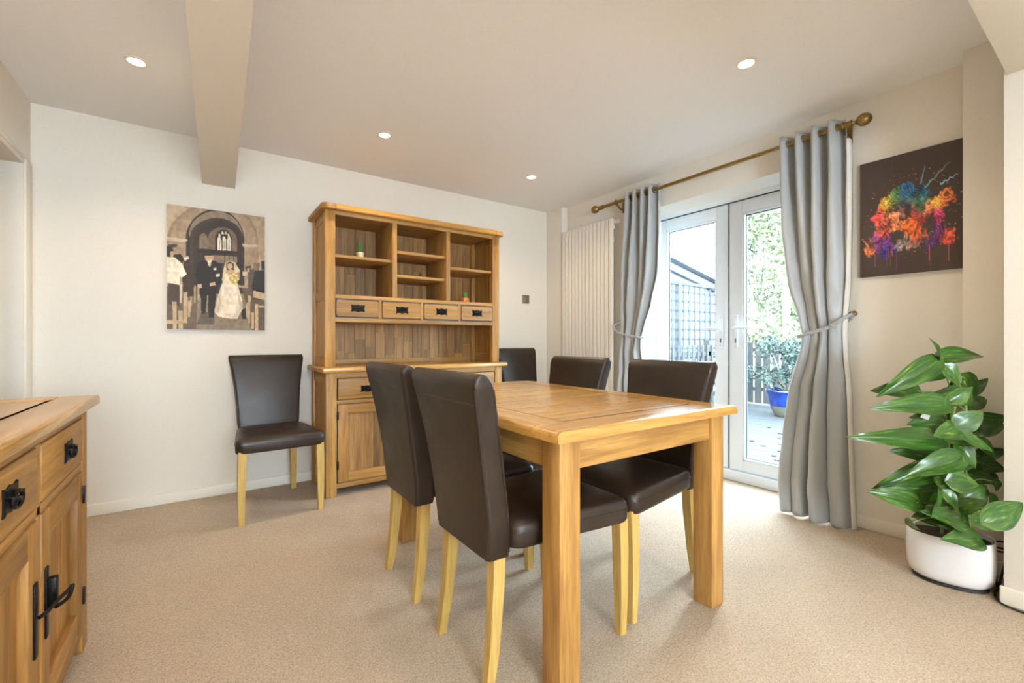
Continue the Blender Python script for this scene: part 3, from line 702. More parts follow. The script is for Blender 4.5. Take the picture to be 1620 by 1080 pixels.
# ------------------------------------------------------------------ downlights
def downlight(x, y, label, w):
    t = thing('downlight', (x, y, H), label, 'downlight', 'recessed ceiling downlights')
    lathe('bezel', [(.030, 0), (.046, 0), (.047, -.003), (.044, -.006), (.036, -.007), (.033, -.004), (.030, 0)], (x, y, H), M['white'], t, 32)
    lathe('lamp_lens', [(0, -.0035), (.033, -.0035), (.033, -.001), (0, -.001)], (x, y, H), M['lamp'], t, 28)
    l = bpy.data.lights.new('downlight_beam', 'SPOT'); l.energy = w; l.color = SPOT_C; l.spot_size = math.radians(135); l.spot_blend = .75; l.shadow_soft_size = .035
    o = bpy.data.objects.new('downlight_beam', l); col.objects.link(o); o.parent = t; o.location = (0, 0, -.012)
downlight(-.262, 2.81, 'glowing recessed downlight left of the beam', SPOT_W * 1.5)
downlight(2.18, 1.125, 'glowing recessed downlight nearest the garden doors', SPOT_W)
downlight(.985, 2.875, 'glowing recessed downlight in front of the dresser, left of two', SPOT_W)
downlight(2.23, 2.92, 'glowing recessed downlight in the far right ceiling corner', SPOT_W)
for x, y in ((.8, 1.0), (-.4, .9), (.6, -.6), (1.9, -.6), (.6, -2.0), (1.9, -2.0)): downlight(x, y, 'unseen recessed downlight added out of view to light the room', SPOT_W)  # extra downlights outside the view, added for their light

# ------------------------------------------------------------------ switch and socket
t = thing('light_switch', (2.706, YB, 1.435), 'small brushed metal light switch on the back wall right of the dresser', 'switch')
box('switch_plate', 2.665, 2.751, YB - .008, YB, 1.437, 1.522, M['steel'], t, .003)
box('rocker', 2.70, 2.718, YB - .013, YB - .006, 1.465, 1.495, M['steel'], t, .002)
t = thing('wall_socket', (XR, .73, .27), 'white double wall socket low on the wall behind the pothos', 'socket')
box('socket_plate', XR - .009, XR, .655, .80, .268, .352, M['upvc'], t, .003)
for y in (.69, .765):
    for dy, dz, w, h in ((0, .02, .004, .009), (-.011, -.008, .007, .004), (.011, -.008, .007, .004)): box('socket_hole', XR - .0096, XR - .0085, y + dy - w / 2, y + dy + w / 2, .305 + dz - h / 2, .305 + dz + h / 2, M['black'], t, 0)

# ------------------------------------------------------------------ pictures
def paint_grid(nu, nv):
    u, v = np.meshgrid((np.arange(nu) + .5) / nu, (np.arange(nv) + .5) / nv); return u, v
def poly(u, v, pts):
    inside = np.zeros(u.shape, bool); n = len(pts); j = n - 1
    for i in range(n):
        (xi, yi), (xj, yj) = pts[i], pts[j]
        if yi != yj:
            c = ((yi > v) != (yj > v)) & (u < (xj - xi) * (v - yi) / (yj - yi) + xi); inside ^= c
        j = i
    return inside
def vnoise(u, v, f, seed):
    rs = np.random.RandomState(seed); g = rs.rand(int(f) + 3, int(f) + 3)
    x, y = u * f, v * f; i, j = x.astype(int), y.astype(int); a, b = x - i, y - j
    a, b = a * a * (3 - 2 * a), b * b * (3 - 2 * b)
    return (g[j, i] * (1 - a) + g[j, i + 1] * a) * (1 - b) + (g[j + 1, i] * (1 - a) + g[j + 1, i + 1] * a) * b
def lin(img):
    img = np.clip(img / 255., 0, 1); return np.where(img <= .04045, img / 12.92, ((img + .055) / 1.055) ** 2.4)
def canvas(name, img, P, label, cat, thick=.02):
    """P(u,v,d) -> world point of the picture face; v runs down"""
    nv, nu, _ = img.shape
    t = thing(name, P(.5, 1, 0), label, cat)
    bm = bmesh.new(); addloft(bm, [[Vector(P(u, v, d)) for u, v in ((0, 0), (1, 0), (1, 1), (0, 1))] for d in (0, thick - .0008)])
    e = plain(name + '_edge', tuple(lin(img[:, -3:].mean((0, 1)))) + (1,), .7); fin('canvas_block', bm, e, t, 0)
    us, vs2 = np.linspace(0, 1, nu + 1), np.linspace(0, 1, nv + 1)
    off = WL[t]; verts = [tuple(Vector(P(u, v, thick)) - off) for v in vs2 for u in us]
    faces = [(j * (nu + 1) + i, j * (nu + 1) + i + 1, (j + 1) * (nu + 1) + i + 1, (j + 1) * (nu + 1) + i) for j in range(nv) for i in range(nu)]
    me = bpy.data.meshes.new('printed_face'); me.from_pydata(verts, [], faces); me.update()
    ca = me.color_attributes.new('ink', 'FLOAT_COLOR', 'POINT')
    pad = np.pad(img, ((0, 1), (0, 1), (0, 0)), mode='edge'); L = lin(pad); A = np.ones(L.shape[:2] + (4,)); A[..., :3] = L
    ca.data.foreach_set('color', A.reshape(-1).astype(np.float32))
    link('printed_face', me, printmat(name + '_print'), t)
# wedding photograph in sepia
u, v = paint_grid(170, 225); img = np.zeros(u.shape + (3,)); img[:] = (172, 150, 124)
def W(pts, c, g=None):
    q = [((x - 68) / 762, (y - (55 + .145 * (x - 70))) / (975 - .13 * (x - 70))) for x, y in pts]; m = poly(u, v, q); img[m] = c
def arch(xl, xr, yspring, yapex, ybase):
    xm = (xl + xr) / 2; pts = [(xl, ybase)]
    for k in range(13): s = k / 12; pts.append((xl + (xm - xl) * (1 - math.cos(s * PI / 2)) ** 1.0, yspring - (yspring - yapex) * math.sin(s * PI / 2)))
    for k in range(13): s = 1 - k / 12; pts.append((xr - (xr - xm) * (1 - math.cos(s * PI / 2)) ** 1.0, yspring - (yspring - yapex) * math.sin(s * PI / 2) + 20 * (1 - s)))
    return pts + [(xr, ybase)]
W([(60, 40), (480, 60), (420, 60), (200, 130), (80, 330), (60, 330)], (186, 164, 136))
W(arch(76, 775, 330, 48, 560), (150, 126, 101)); W(arch(100, 755, 330, 66, 560), (165, 142, 116))
W(arch(205, 660, 330, 98, 760), (44, 35, 30)); W(arch(228, 646, 300, 112, 310), (140, 123, 106)); W(arch(236, 650, 320, 166, 760), (66, 53, 44)); W(arch(262, 640, 340, 190, 760), (52, 42, 36))
W(arch(305, 372, 330, 285, 420), (122, 104, 86)); W(arch(375, 600, 320, 240, 440), (112, 95, 79)); W(arch(428, 560, 320, 258, 450), (40, 32, 28))
for a in (445, 483, 522): W(arch(a, a + 30, 335, 312, 425), (224, 214, 196)); W([(a + 12, 340), (a + 17, 340), (a + 17, 420), (a + 12, 420)], (110, 98, 86))
for a, b in ((452, 290), (476, 272), (502, 272), (524, 290)): W(arch(a, a + 18, b + 12, b, b + 24), (222, 210, 192))
W([(70, 350), (200, 358), (200, 600), (70, 600)], (160, 138, 113)); W([(70, 316), (222, 335), (205, 358), (70, 345)], (196, 176, 150)); W([(665, 395), (775, 398), (775, 580), (665, 580)], (158, 136, 112)); W([(640, 372), (790, 380), (775, 398), (650, 394)], (192, 172, 146))
W([(775, 400), (835, 400), (835, 560), (775, 560)], (176, 154, 128))
W([(385, 455), (600, 470), (600, 520), (385, 520)], (134, 116, 97)); W([(288, 405), (608, 430), (608, 446), (288, 436)], (34, 27, 24))
for a in (296, 330, 500, 535, 568, 600): W([(a, 436), (a + 5, 436), (a + 5, 560), (a, 560)], (36, 29, 25))
W([(60, 760), (840, 760), (840, 1060), (60, 1060)], (138, 121, 102)); W([(320, 900), (420, 905), (420, 1000), (285, 995)], (96, 84, 72)); W([(60, 700), (300, 700), (280, 1060), (60, 1060)], (106, 90, 74)); W([(640, 700), (840, 700), (840, 1060), (720, 1060)], (100, 84, 68))
for x, s in ((205, .9), (240, .8), (265, .7), (290, .6)): W([(x, 690), (x + 14, 690), (x + 14, 690 + 200 * s), (x, 690 + 200 * s)], (172, 148, 117))
W([(190, 500), (245, 520), (272, 640), (262, 780), (190, 780), (180, 640)], (58, 46, 38)); W([(115, 455), (165, 445), (190, 480), (185, 520), (120, 500)], (36, 29, 25)); W([(190, 480), (222, 464), (232, 482), (202, 502)], (226, 216, 200))
W([(68, 470), (130, 478), (175, 520), (212, 605), (180, 630), (160, 615), (165, 690), (68, 672)], (228, 216, 196)); W([(68, 385), (112, 392), (118, 440), (98, 472), (68, 468)], (44, 36, 31)); W([(95, 430), (118, 425), (115, 465), (96, 470)], (190, 156, 126)); W([(80, 372), (145, 374), (138, 396), (80, 398)], (60, 48, 40))
W([(80, 672), (165, 690), (160, 850), (80, 840)], (74, 61, 50)); W([(160, 680), (182, 690), (176, 830), (160, 830)], (205, 190, 168))
for q in ([(190, 745), (216, 745), (216, 985), (190, 985)], [(110, 820), (140, 820), (140, 1040), (112, 1040)], [(68, 960), (190, 965), (190, 995), (68, 990)], [(150, 890), (186, 890), (186, 1040), (155, 1040)], [(222, 810), (242, 810), (240, 940), (222, 940)]): W(q, (190, 164, 130))
W([(690, 580), (745, 560), (760, 780), (690, 770)], (92, 78, 66)); W([(735, 520), (790, 520), (785, 580), (740, 585)], (118, 98, 80)); W([(668, 545), (712, 540), (715, 582), (672, 585)], (50, 40, 34)); W([(680, 562), (706, 560), (704, 590), (684, 590)], (190, 156, 128)); W([(645, 588), (684, 588), (680, 622), (646, 620)], (206, 192, 168))
W([(745, 580), (832, 575), (832, 810), (740, 800), (722, 700)], (40, 33, 29)); W([(800, 510), (832, 505), (832, 575), (806, 575)], (36, 29, 26))
for q in ([(738, 735), (832, 755), (832, 810), (738, 788)], [(750, 840), (778, 840), (778, 1040), (750, 1040)], [(692, 770), (712, 775), (708, 990), (692, 985)], [(780, 850), (832, 855), (832, 868), (780, 866)], [(720, 905), (740, 905), (738, 1035), (716, 1030)], [(672, 830), (690, 830), (694, 950), (676, 940)]): W(q, (196, 170, 136))
W([(612, 690), (690, 700), (690, 716), (612, 708)], (170, 146, 116)); W([(638, 880), (672, 872), (676, 955), (640, 955)], (34, 28, 24))
# bride
W([(505, 520), (540, 500), (585, 515), (622, 575), (620, 650), (480, 660), (490, 570)], (214, 198, 174)); W([(420, 900), (440, 800), (475, 690), (500, 640), (505, 590), (590, 590), (605, 690), (640, 800), (648, 870), (600, 955), (520, 948), (455, 935)], (234, 220, 198)); W([(420, 905), (440, 800), (470, 720), (462, 910)], (208, 190, 166)); W([(605, 740), (648, 860), (620, 900)], (206, 188, 162))
W([(512, 522), (540, 506), (572, 520), (578, 575), (515, 575)], (40, 31, 27)); W([(520, 524), (560, 522), (566, 552), (545, 574), (524, 560)], (202, 164, 134)); W([(505, 572), (572, 572), (590, 600), (500, 600)], (212, 176, 146)); W([(590, 600), (618, 580), (624, 630), (605, 650)], (190, 154, 126))
W([(530, 600), (575, 588), (612, 612), (612, 655), (590, 695), (565, 680), (535, 650)], (206, 178, 104))
for a, b in ((540, 610), (562, 600), (585, 612), (600, 636), (556, 634), (578, 650), (585, 676)): W([(a, b), (a + 16, b), (a + 14, b + 15), (a + 2, b + 14)], (240, 226, 178))
# groom
W([(300, 515), (345, 498), (420, 498), (468, 530), (485, 610), (478, 665), (445, 690), (430, 800), (418, 945), (378, 945), (366, 780), (352, 910), (322, 912), (318, 800), (300, 690), (276, 610), (285, 540)], (27, 22, 21)); W([(345, 450), (380, 440), (412, 452), (412, 495), (385, 512), (352, 496)], (206, 168, 138)); W([(342, 442), (378, 430), (414, 440), (412, 460), (346, 462)], (38, 30, 26))
W([(362, 498), (402, 498), (384, 545)], (226, 216, 200)); W([(376, 515), (396, 520), (392, 545), (374, 540)], (205, 192, 172)); W([(412, 562), (434, 554), (434, 572), (416, 574)], (226, 214, 196)); W([(290, 685), (322, 682), (326, 710), (298, 714)], (204, 168, 138)); W([(385, 675), (425, 668), (430, 692), (388, 698)], (204, 168, 138)); W([(430, 608), (462, 600), (464, 622), (436, 628)], (216, 204, 184))
W([(366, 770), (374, 770), (372, 830), (366, 830)], (170, 150, 126))
img = img * (.90 + .2 * vnoise(u, v, 40, 4)[..., None]) * (.95 + .1 * vnoise(u, v, 9, 5)[..., None])
canvas('wedding_canvas', img, lambda a, b, d: (-.186 + .554 * a, YB - d, 1.938 - .808 * b), 'sepia wedding photograph printed on canvas, bride and groom in a church', 'picture')
# generic abstract paint burst in the same colours as the picture by the curtain
u, v = paint_grid(180, 260); img = np.zeros(u.shape + (3,)); img[:] = (72, 58, 52)
n1 = vnoise(u, v, 7, 1) - .5; n2 = vnoise(u, v, 22, 2) - .5; n3 = vnoise(u, v, 60, 3) - .5
uu, vv = u + .10 * n1 + .05 * n2, v + .09 * (vnoise(u, v, 8, 9) - .5) + .05 * (vnoise(u, v, 26, 8) - .5)
seeds = [(.50, .34, (42, 92, 150)), (.66, .33, (40, 96, 128)), (.40, .37, (74, 120, 70)), (.30, .43, (206, 170, 60)), (.22, .48, (206, 62, 64)), (.24, .60, (212, 92, 70)), (.38, .55, (226, 132, 88)), (.50, .62, (232, 110, 44)), (.56, .70, (214, 96, 52)), (.66, .50, (222, 120, 84)), (.78, .46, (216, 150, 62)), (.88, .44, (222, 110, 52)), (.80, .58, (178, 56, 92)), (.76, .70, (92, 40, 104)), (.24, .70, (106, 48, 122)), (.30, .80, (56, 44, 128)), (.70, .78, (70, 40, 96)), (.86, .74, (216, 84, 52)), (.48, .46, (70, 66, 88)), (.60, .56, (150, 54, 56)), (.44, .74, (150, 140, 140)), (.55, .76, (120, 96, 92)), (.60, .42, (84, 130, 96)), (.10, .76, (190, 104, 60))]
acc = np.zeros(img.shape); ws = np.zeros(u.shape)
for a, b, c in seeds:
    w = np.exp(-((uu - a) ** 2 + ((vv - b) * 1.25) ** 2) / .0042); acc += w[..., None] * np.array(c); ws += w
m = np.clip((ws - .22) * 4 + n3 * 1.2, 0, 1); cc = acc / (ws[..., None] + 1e-6)
streak = np.sin((uu * 55 + 18 * np.sin(vv * 7) + 10 * n1) * 2)
cc = cc * (1 + .20 * streak[..., None] + .7 * n2[..., None] + .55 * n3[..., None])
img = img * (1 - m[..., None]) + np.clip(cc, 0, 255) * m[..., None]
rs = np.random.RandomState(4)
for k in range(230):
    a = rs.uniform(0, 2 * PI); r = rs.uniform(.30, .52); x, y = .52 + r * math.cos(a) * .95, .52 + r * math.sin(a) * .72; q = rs.uniform(.002, .006)
    c = [(220, 90, 60), (170, 150, 90), (110, 150, 180), (150, 70, 130), (210, 170, 120)][rs.randint(5)]
    img[((u - x) ** 2 + ((v - y) * 1.5) ** 2) < q * q] = c
for k in range(11):
    x = rs.choice([rs.uniform(.14, .42), rs.uniform(.62, .92)]); y0_ = rs.uniform(.72, .82); y1_ = y0_ + rs.uniform(.06, .17)
    img[(abs(u - x) < .003) & (v > y0_) & (v < y1_)] = [(150, 70, 84), (120, 70, 130), (190, 100, 90)][k % 3]
for x0_, y0_, x1_, y1_, c in ((.66, .32, .88, .16, (120, 160, 150)), (.62, .28, .66, .14, (120, 150, 170)), (.80, .32, .95, .27, (150, 190, 220)), (.10, .74, .02, .66, (200, 130, 110))):
    for s in np.linspace(0, 1, 60): img[((u - (x0_ + (x1_ - x0_) * s)) ** 2 + (v - (y0_ + (y1_ - y0_) * s) - .006 * math.sin(20 * s)) ** 2) < (.006 * (1 - s) + .002) ** 2] = c
canvas('abstract_canvas', img, lambda a, b, d: (XR - d, .931 - .418 * a, 2.043 - .633 * b), 'dark brown canvas with a burst of rainbow paint on the wall right of the curtain', 'picture')

# ------------------------------------------------------------------ pothos in a white planter
PC = Vector((2.705, .505, 0))
PL = thing('potted_pothos', PC, 'variegated pothos climbing a pole in a white oval planter by the right wall', 'plant')
ang = math.radians(103)
def oval(ax, bx, z, n=44, e=2.5):
    out = []
    for k in range(n):
        a = 2 * PI * k / n; c, s = math.cos(a), math.sin(a)
        x = math.copysign(abs(c) ** (2 / e), c) * ax; y = math.copysign(abs(s) ** (2 / e), s) * bx
        out.append(PC + Vector((x * math.cos(ang) - y * math.sin(ang), x * math.sin(ang) + y * math.cos(ang), z)))
    return out
bm = bmesh.new()
prof = [(r * .93, z * .97) for r, z in ((.108, .012), (.128, .016), (.143, .03), (.151, .055), (.154, .09), (.155, .14), (.154, .19), (.153, .214), (.151, .217), (.147, .217), (.145, .21), (.144, .17))]
addloft(bm, [oval(r, r * .80, z) for r, z in prof]); fin('planter', bm, M['pot'], PL, 60)
bm = bmesh.new(); addloft(bm, [oval(r, r * .8, z) for r, z in ((.118, 0), (.124, .004), (.122, .013), (.105, .014))]); fin('saucer', bm, M['black'], PL, 60)
bm = bmesh.new(); addloft(bm, [oval(.135, .108, .165), oval(.135, .108, .188), oval(.09, .07, .194)]); fin('soil', bm, M['soil'], PL, 60)
Fv = Vector((math.sin(math.radians(34.9)), math.cos(math.radians(34.9)), 0)); Rv = Vector((math.cos(math.radians(34.9)), -math.sin(math.radians(34.9)), 0))
def at(x, y, d):                                            # crop pixel -> a point at true distance d from the viewpoint
    px, py = 1340 + x / 2.16, 480 + y / 2.16
    return Vector((0, 0, 1.05)) + d * (Fv + (px - 810) / 703 * Rv - (py - 539.5) / 703 * Vector((0, 0, 1)))
pole_b = PC + Vector((.01, -.02, .18)); pole_t = PC + Vector((.015, -.025, .80))
tube('coir_pole', [pole_b, (pole_b + pole_t) / 2 + Vector((.004, 0, 0)), pole_t], [.026, .027, .022], M['moss'], PL, 14)
for k in range(4):
    a = k * 1.6; tube('stem', spline([pole_b + Vector((.045 * math.cos(a), .045 * math.sin(a), .0)), pole_b + Vector((.036 * math.cos(a + .5), .036 * math.sin(a + .5), .25)), pole_b + Vector((.034 * math.cos(a + 1.2), .034 * math.sin(a + 1.2), .5)), pole_t + Vector((.02 * math.cos(a + 2), .02 * math.sin(a + 2), .02 + .03 * k))], 6), [.0065] * 18 + [.004], M['stem'], PL, 8)
def leaf_mesh(var):
    rng = random.Random(var); n, m = 14, 8; verts = []; uvc = []
    droop, cup, tw = rng.uniform(.22, .42), rng.uniform(.16, .34), rng.uniform(-.12, .12)
    for i in range(n + 1):
        s = i / n; wdt = .36 * (math.sin(PI * min(1, s ** .62)) ** .75) * (1 - .25 * s) + .002
        back = -.10 * math.exp(-(s / .10) ** 2)
        for j in range(-m // 2, m // 2 + 1):
            q = j / (m / 2)
            x = s + back * abs(q) ** 1.2 * (1 if s < .3 else 0); y = wdt * q
            z = cup * abs(y) - droop * s * s + .018 * math.sin(9 * s + 3 * q + var) * abs(q) + tw * s * q * .3
            verts.append((x, y, z)); uvc.append((s, q * .35, 0))
    k = m + 1; faces = [(i * k + j, (i + 1) * k + j, (i + 1) * k + j + 1, i * k + j + 1) for i in range(n) for j in range(m)]
    me = bpy.data.meshes.new('leaf'); me.from_pydata(verts, [], faces); me.update()
    at_ = me.attributes.new('uvc', 'FLOAT_VECTOR', 'POINT'); at_.data.foreach_set('vector', [c for q in uvc for c in q])
    smooth(me, 180); me.materials.append(M['leaf']); return me
LM = [leaf_mesh(k) for k in range(6)]
spec = [(318, 190, 465, 150, 1.75, 0), (312, 185, 306, 126, 1.25, -.02), (308, 195, 160, 285, 1.2, -.03), (335, 222, 262, 250, 1.5, .06), (335, 210, 388, 268, 1.5, -.04), (392, 245, 455, 325, 2.1, .02), (338, 345, 160, 338, 1.35, -.08),
        (245, 298, 120, 288, 1.1, .04), (345, 335, 425, 294, 1.35, -.08), (415, 345, 478, 322, 1.6, .08), (375, 418, 460, 376, 1.7, -.1), (322, 392, 252, 378, 1.3, .03), (322, 465, 92, 452, 1.0, -.06), (382, 432, 330, 440, 1.5, -.1), (432, 405, 540, 388, 1.4, .04),
        (440, 440, 540, 402, 1.6, .08), (392, 452, 548, 498, .95, -.1), (335, 482, 272, 488, 1.4, .06), (335, 530, 210, 498, 1.1, .02), (388, 522, 240, 572, 1.3, -.11), (305, 560, 142, 612, 1.0, -.02), (452, 540, 540, 562, 1.5, .04), (440, 520, 535, 504, 1.3, .10), (295, 585, 210, 625, 1.4, .02),
        (305, 640, 140, 628, 1.3, -.02), (345, 605, 452, 618, 1.6, -.10), (420, 585, 525, 574, 1.5, .02), (245, 680, 115, 642, 1.35, -.06), (288, 725, 338, 662, 1.5, -.11), (405, 745, 320, 714, 1.4, -.12), (380, 695, 445, 680, 1.6, -.12), (400, 662, 475, 628, 1.5, -.06), (432, 745, 530, 730, 1.5, -.14),
        (470, 745, 607, 686, 1.3, -.27), (452, 805, 372, 795, 1.5, -.13), (490, 650, 522, 715, 1.5, -.08), (508, 602, 538, 632, 1.6, -.06), (205, 752, 246, 758, 1.6, -.1), (290, 690, 190, 668, 1.3, .0), (350, 560, 300, 520, 1.5, .08), (430, 610, 500, 650, 1.5, -.02), (330, 640, 380, 690, 1.5, -.12), (300, 600, 350, 650, 1.6, -.08), (470, 575, 520, 620, 1.6, .06), (380, 480, 440, 540, 1.5, -.06), (360, 640, 300, 680, 1.5, -.1), (410, 300, 470, 270, 1.6, .09)]
rx = random.Random(21)
for k in range(22):
    by = 290 + 470 * k / 22; bx = rx.uniform(330, 440); sgn = rx.choice((-1, 1)); l = rx.uniform(55, 110)
    spec.append((bx, by, bx + sgn * l, by + rx.uniform(-20, 50), rx.uniform(1.4, 1.8), rx.uniform(-.08, .1)))
for i, (bx, by, tx, ty, wf, dd) in enumerate(spec):
    rng = random.Random(i + 40); d0 = 1.93 + dd; d1 = d0 - rng.uniform(.0, .07)
    b, tp = at(bx, by, d0), at(tx, ty, d1)
    for p in (b, tp):
        lim = 2.90 if p.y < .51 else 3.03
        if p.x > lim: p.x = lim
        if p.y < .35 and p.x > 2.61: p.y = .36
    ax = (tp - b); L = ax.length * 1.05 + .012; ax.normalize()
    up = (Vector((0, 0, 1)) * rng.uniform(.25, .75) - Fv * rng.uniform(.6, 1.2) + Rv * rng.uniform(-.45, .45)); up = (up - ax * up.dot(ax)).normalized(); sd = up.cross(ax)
    R = Matrix((ax, sd, up)).transposed()
    wL = min(L * wf / 1.45, .145)
    base = link('leaf', LM[i % 6], None, PL, b - PC)
    base.rotation_euler = R.to_euler(); base.scale = (L, wL, (L + wL) / 2)
    # petiole back to the pole, as a mesh in the leaf's own space
    zz = max(.19, min(.82, b.z - rng.uniform(.04, .12))); s0 = pole_b.lerp(pole_t, max(0, (zz - .18) / .62)); s0 = Vector((s0.x, s0.y, zz)) + Vector((rng.uniform(-.03, .03), rng.uniform(-.03, .03), 0))
    mid = (s0 + b) / 2 + Vector((0, 0, .03))
    bm = bmesh.new(); addtube(bm, spline([s0, mid, b + ax * .01], 5), .0028, 6)
    inv = (Matrix.Translation(b) @ R.to_4x4() @ Matrix.Diagonal((L, wL, (L + wL) / 2, 1))).inverted()
    bmesh.ops.transform(bm, matrix=inv, verts=bm.verts[:]); bmesh.ops.recalc_face_normals(bm, faces=bm.faces[:])
    me = bpy.data.meshes.new('petiole'); bm.to_mesh(me); bm.free(); smooth(me, 180); link('petiole', me, M['stem'], base)
tg = at(268, 386, 1.86)
bm = bmesh.new()
qd = [tg + Rv * a * .021 + Vector((0, 0, c * .012)) + Rv * 0 for a, c in ((-1, -.2), (.6, -1.1), (1, .5), (-.6, 1.2))]
addloft(bm, [qd, [p + Fv * .0012 for p in qd]]); fin('plant_tag', bm, M['label'], PL, 0)
# black cable on the floor
cb = thing('power_cable', (2.73, .37, 0), 'black power cable looped on the floor beside the white planter', 'cable')
tube('cable_loop', spline([(2.80, .40, .17), (2.795, .37, .195), (2.80, .345, .19), (2.83, .345, .13), (2.79, .355, .07), (2.74, .36, .02), (2.69, .365, .012), (2.64, .352, .01), (2.605, .33, .008), (2.59, .25, .007), (2.585, .0, .007), (2.58, -.5, .007)], 10), .004, M['black'], cb, 8)
tube('cable_loop', spline([(2.84, .36, .155), (2.79, .385, .16), (2.80, .39, .1), (2.77, .372, .04), (2.75, .365, .012), (2.79, .36, .05), (2.84, .352, .13), (2.80, .37, .15)], 8), .004, M['black'], cb, 8)

# ------------------------------------------------------------------ garden seen through the doors
ZD = -.10
S(box('ground', 3.37, 22, -8, 16, -.4, -.16, M['gravel'], None, 0))
DK = thing('deck', (5.8, 2.2, -.16), 'grey timber decking outside the garden doors', None, None, 'structure')
bw_ = .145; x = 3.40; k = 0
while x < 8.3:
    box('deck_board', x, x + bw_ - .006, -.6, 4.42, -.14, ZD + (k % 3) * .0012, M['deck'], DK, .003, 1); x += bw_; k += 1
rs = random.Random(3)
FL = [(5.05, 2.42), (4.95, 2.2), (5.3, 2.35), (5.6, 2.5), (4.7, 2.15), (5.9, 2.62), (6.2, 2.9), (5.2, 2.62), (4.55, 2.05)]
for i, (a, b) in enumerate(FL):
    bm = bmesh.new(); pts = [Vector((a + .035 * math.cos(t_) * (1 if k % 2 else .6), b + .028 * math.sin(t_), ZD + .004 + .008 * (k % 2))) for k, t_ in enumerate([2 * PI * k / 8 + i for k in range(8)])]
    addloft(bm, [pts, [p + Vector((0, 0, .002)) for p in pts]]); tag(fin('fallen_leaf', bm, M['deadleaf'], None, 0), 'small dark fallen leaf lying on the grey decking', 'leaf', 'fallen leaves on the decking')
# trellis along the side of the deck
TR = thing('trellis_screen', (6.2, 4.48, ZD), 'grey square lattice trellis screen standing at the left of the decking', 'trellis')
zt_, z0_ = 2.04, .25
for x in (4.62, 6.50, 8.30): box('trellis_post', x - .04, x + .04, 4.44, 4.52, ZD, zt_ + .02, M['trellis'], TR, .004)
box('trellis_rail', 4.6, 8.34, 4.45, 4.51, zt_ - .05, zt_, M['trellis'], TR, .003)
x = 4.75
while x < 8.25:
    box('trellis_slat', x - .018, x + .018, 4.468, 4.482, z0_, zt_ - .05, M['trellis'], TR, 0); x += .158
z = z0_ + .05
while z < zt_ - .1:
    box('trellis_slat', 4.62, 8.3, 4.482, 4.496, z - .018, z + .018, M['trellis'], TR, 0); z += .158
# picket fences
def fence(name, a, b, zt, label, step=.13, wd=.075, cat='fence'):
    A, B = Vector((a[0], a[1], ZD)), Vector((b[0], b[1], ZD)); L = (B - A).length; d = (B - A) / L; nrm = Vector((-d.y, d.x, 0))
    t = thing(name, (A + B) / 2, label, cat)
    def bar(nm, c, hl, th, z0, z1, off=0):
        bm = bmesh.new(); p = [c + d * s * hl + nrm * (q * th + off) for s, q in ((-1, -1), (1, -1), (1, 1), (-1, 1))]
        addloft(bm, [[Vector((v.x, v.y, z0)) for v in p], [Vector((v.x, v.y, z1)) for v in p]]); fin(nm, bm, M['fence'], t, 0)
    s = 0
    while s <= L: bar('picket', A + d * s, wd / 2, .009, ZD, zt); s += step
    for z in (.12, zt - .18): bar('fence_rail', (A + B) / 2, L / 2, .02, z, z + .07, .03)
    s = 0
    while s <= L + .01: bar('fence_post', A + d * s, .05, .05, ZD, zt + .08, .06); s += max(L / 3, 1.2)
fence('garden_fence', (8.55, 4.5), (8.55, -.5), 1.04, 'weathered timber fence across the far end of the decking', .155, .12)
fence('picket_balustrade', (4.7, 4.26), (8.2, 4.26), .99, 'low picket balustrade in front of the trellis', .135, .05)
# neighbour's outbuilding behind the trellis
SH = thing('garden_shed', (8.0, 6.6, -.16), 'pale outbuilding with a sloping roof behind the trellis', 'shed')
bm = bmesh.new(); pr = [(5.8, -.16), (9.45, -.16), (9.45, 2.31), (5.8, 3.06)]
addloft(bm, [[Vector((x, y, z)) for x, z in pr] for y in (5.6, 8.2)]); fin('shed_wall', bm, M['shed'], SH, 0)
bm = bmesh.new(); pr = [(5.6, 3.10), (9.7, 2.255), (9.7, 2.34), (5.6, 3.185)]
addloft(bm, [[Vector((x, y, z)) for x, z in pr] for y in (5.35, 8.4)]); fin('shed_roof', bm, M['roof'], SH, 0)
bm = bmesh.new(); pr = [(5.6, 2.94), (9.65, 2.105), (9.65, 2.25), (5.6, 3.09)]
addloft(bm, [[Vector((x, y, z)) for x, z in pr] for y in (5.5, 5.55)]); fin('fascia', bm, M['shed'], SH, 0)
for x in (6.7, 8.0, 9.2): box('wall_batten', x, x + .07, 5.56, 5.6, 0, 2.2, M['shed'], SH, 0)
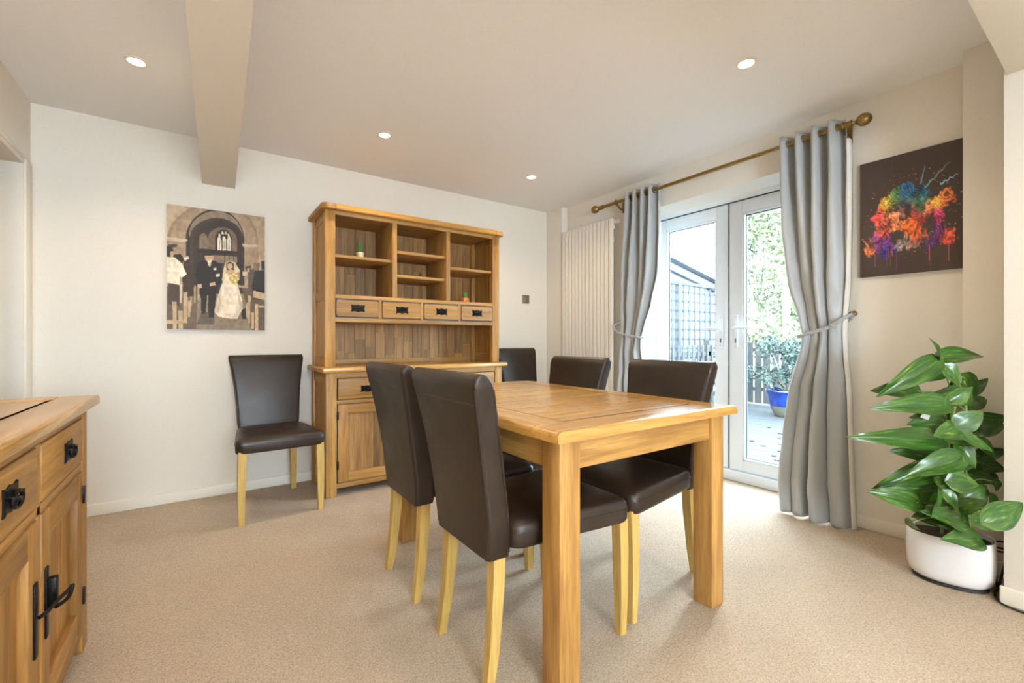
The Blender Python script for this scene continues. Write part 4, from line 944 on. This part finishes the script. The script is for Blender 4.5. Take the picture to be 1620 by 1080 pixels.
# blue glazed pot with its shrub
BP = Vector((7.35, 3.17, ZD))
bp = thing('glazed_planter', BP, 'big round planter glazed blue above bare cream clay, on the decking', 'planter')
lathe('pot_base', [(0, 0), (.15, 0), (.165, .01), (.21, .10), (.232, .165), (.2, .165), (0, .15)], BP, M['cream'], bp, 36)
lathe('pot_glaze', [(.2, .165), (.2325, .165), (.25, .24), (.262, .33), (.278, .37), (.29, .395), (.285, .41), (.262, .41), (.25, .38), (0, .36)], BP, M['blue'], bp, 36)
def foliage(parent, clumps, per, size, mat, seed, flat=.5):
    rs = np.random.RandomState(seed); V = []; Fc = []; off = np.array(WL[parent])
    for (cx, cy, cz, r) in clumps:
        for k in range(per):
            d = rs.normal(size=3); d /= np.linalg.norm(d); p = np.array((cx, cy, cz)) + d * r * rs.rand() ** .4 * np.array((1, 1, flat + .5)) - off
            a = rs.normal(size=3); a /= np.linalg.norm(a); b = np.cross(a, rs.normal(size=3)); b /= np.linalg.norm(b); s = size * rs.uniform(.6, 1.4)
            i = len(V); V += [tuple(p - a * s), tuple(p + b * s * .4), tuple(p + a * s), tuple(p - b * s * .4)]; Fc.append((i, i + 1, i + 2, i + 3))
    me = bpy.data.meshes.new('foliage'); me.from_pydata(V, [], Fc); me.update()
    o = link('foliage', me, mat, parent); o['kind'] = 'stuff'; return o
sh = thing('garden_shrub', BP + Vector((0, 0, .36)), 'feathery blue green shrub growing in the blue glazed planter', 'shrub')
rs = random.Random(5); cl = []
b0 = BP + Vector((0, 0, .36))
for k in range(16):
    a = rs.uniform(0, 6.28); hh = rs.uniform(.15, .72); rr = rs.uniform(.1, .48) * (1.1 - hh * .6)
    p = b0 + Vector((math.cos(a) * rr, math.sin(a) * rr * 1.2, hh)); tube('branch', spline([b0, b0.lerp(p, .5) + Vector((0, 0, .05)), p], 4), [.014] * 5 + [.008] * 4, M['bark'], sh, 5)
    cl.append((p.x, p.y, p.z, rs.uniform(.14, .22)))
foliage(sh, cl, 130, .035, M['fol1'], 6)
# trees beyond the fence
def tree(x, y, hgt, spread, mat, seed, label, per=150):
    t = thing('garden_tree', (x, y, -.16), label, 'tree', 'trees beyond the fence'); rs = random.Random(seed); cl = []
    base = Vector((x, y, -.16)); tube('trunk', spline([base, base + Vector((rs.uniform(-.2, .2), rs.uniform(-.2, .2), hgt * .5)), base + Vector((rs.uniform(-.3, .3), rs.uniform(-.3, .3), hgt * .95))], 6), [.12 - .008 * k for k in range(13)], M['bark'], t, 8)
    bm = bmesh.new()
    for k in range(26):
        z = hgt * rs.uniform(.08, .92); a = rs.uniform(0, 6.28); l = spread * rs.uniform(.5, 1) * (1.15 - z / hgt * .7)
        p0 = base + Vector((0, 0, z)); p1 = p0 + Vector((math.cos(a) * l, math.sin(a) * l, l * rs.uniform(.2, .9)))
        addtube(bm, spline([p0, p0.lerp(p1, .5) + Vector((0, 0, .1)), p1], 4), [.035, .032, .03, .027, .024, .02, .017, .013, .01], 5)
        for s in (.55, .8, 1): q = p0.lerp(p1, s); cl.append((q.x, q.y, q.z, rs.uniform(.35, .6)))
    fin('branches', bm, M['bark'], t, 60)
    foliage(t, cl, per // 3, .075, mat, seed)
tree(11.4, 4.9, 5.6, 1.3, M['fol2'], 11, 'pale leafy tree straight behind the blue planter', 210)
tree(14.4, 7.0, 6.2, 1.4, M['fol3'], 12, 'taller olive tree between the blue planter and the shed', 210)
tree(13.4, 10.9, 6.4, 1.7, M['fol2'], 13, 'pale tree rising behind the low end of the shed roof', 180)
tree(9.2, 10.9, 6.0, 1.7, M['fol3'], 14, 'olive tree behind the tall end of the shed', 180)
tree(18.8, 9.0, 7.5, 2.2, M['fol2'], 16, 'distant tree farthest down the garden', 180)
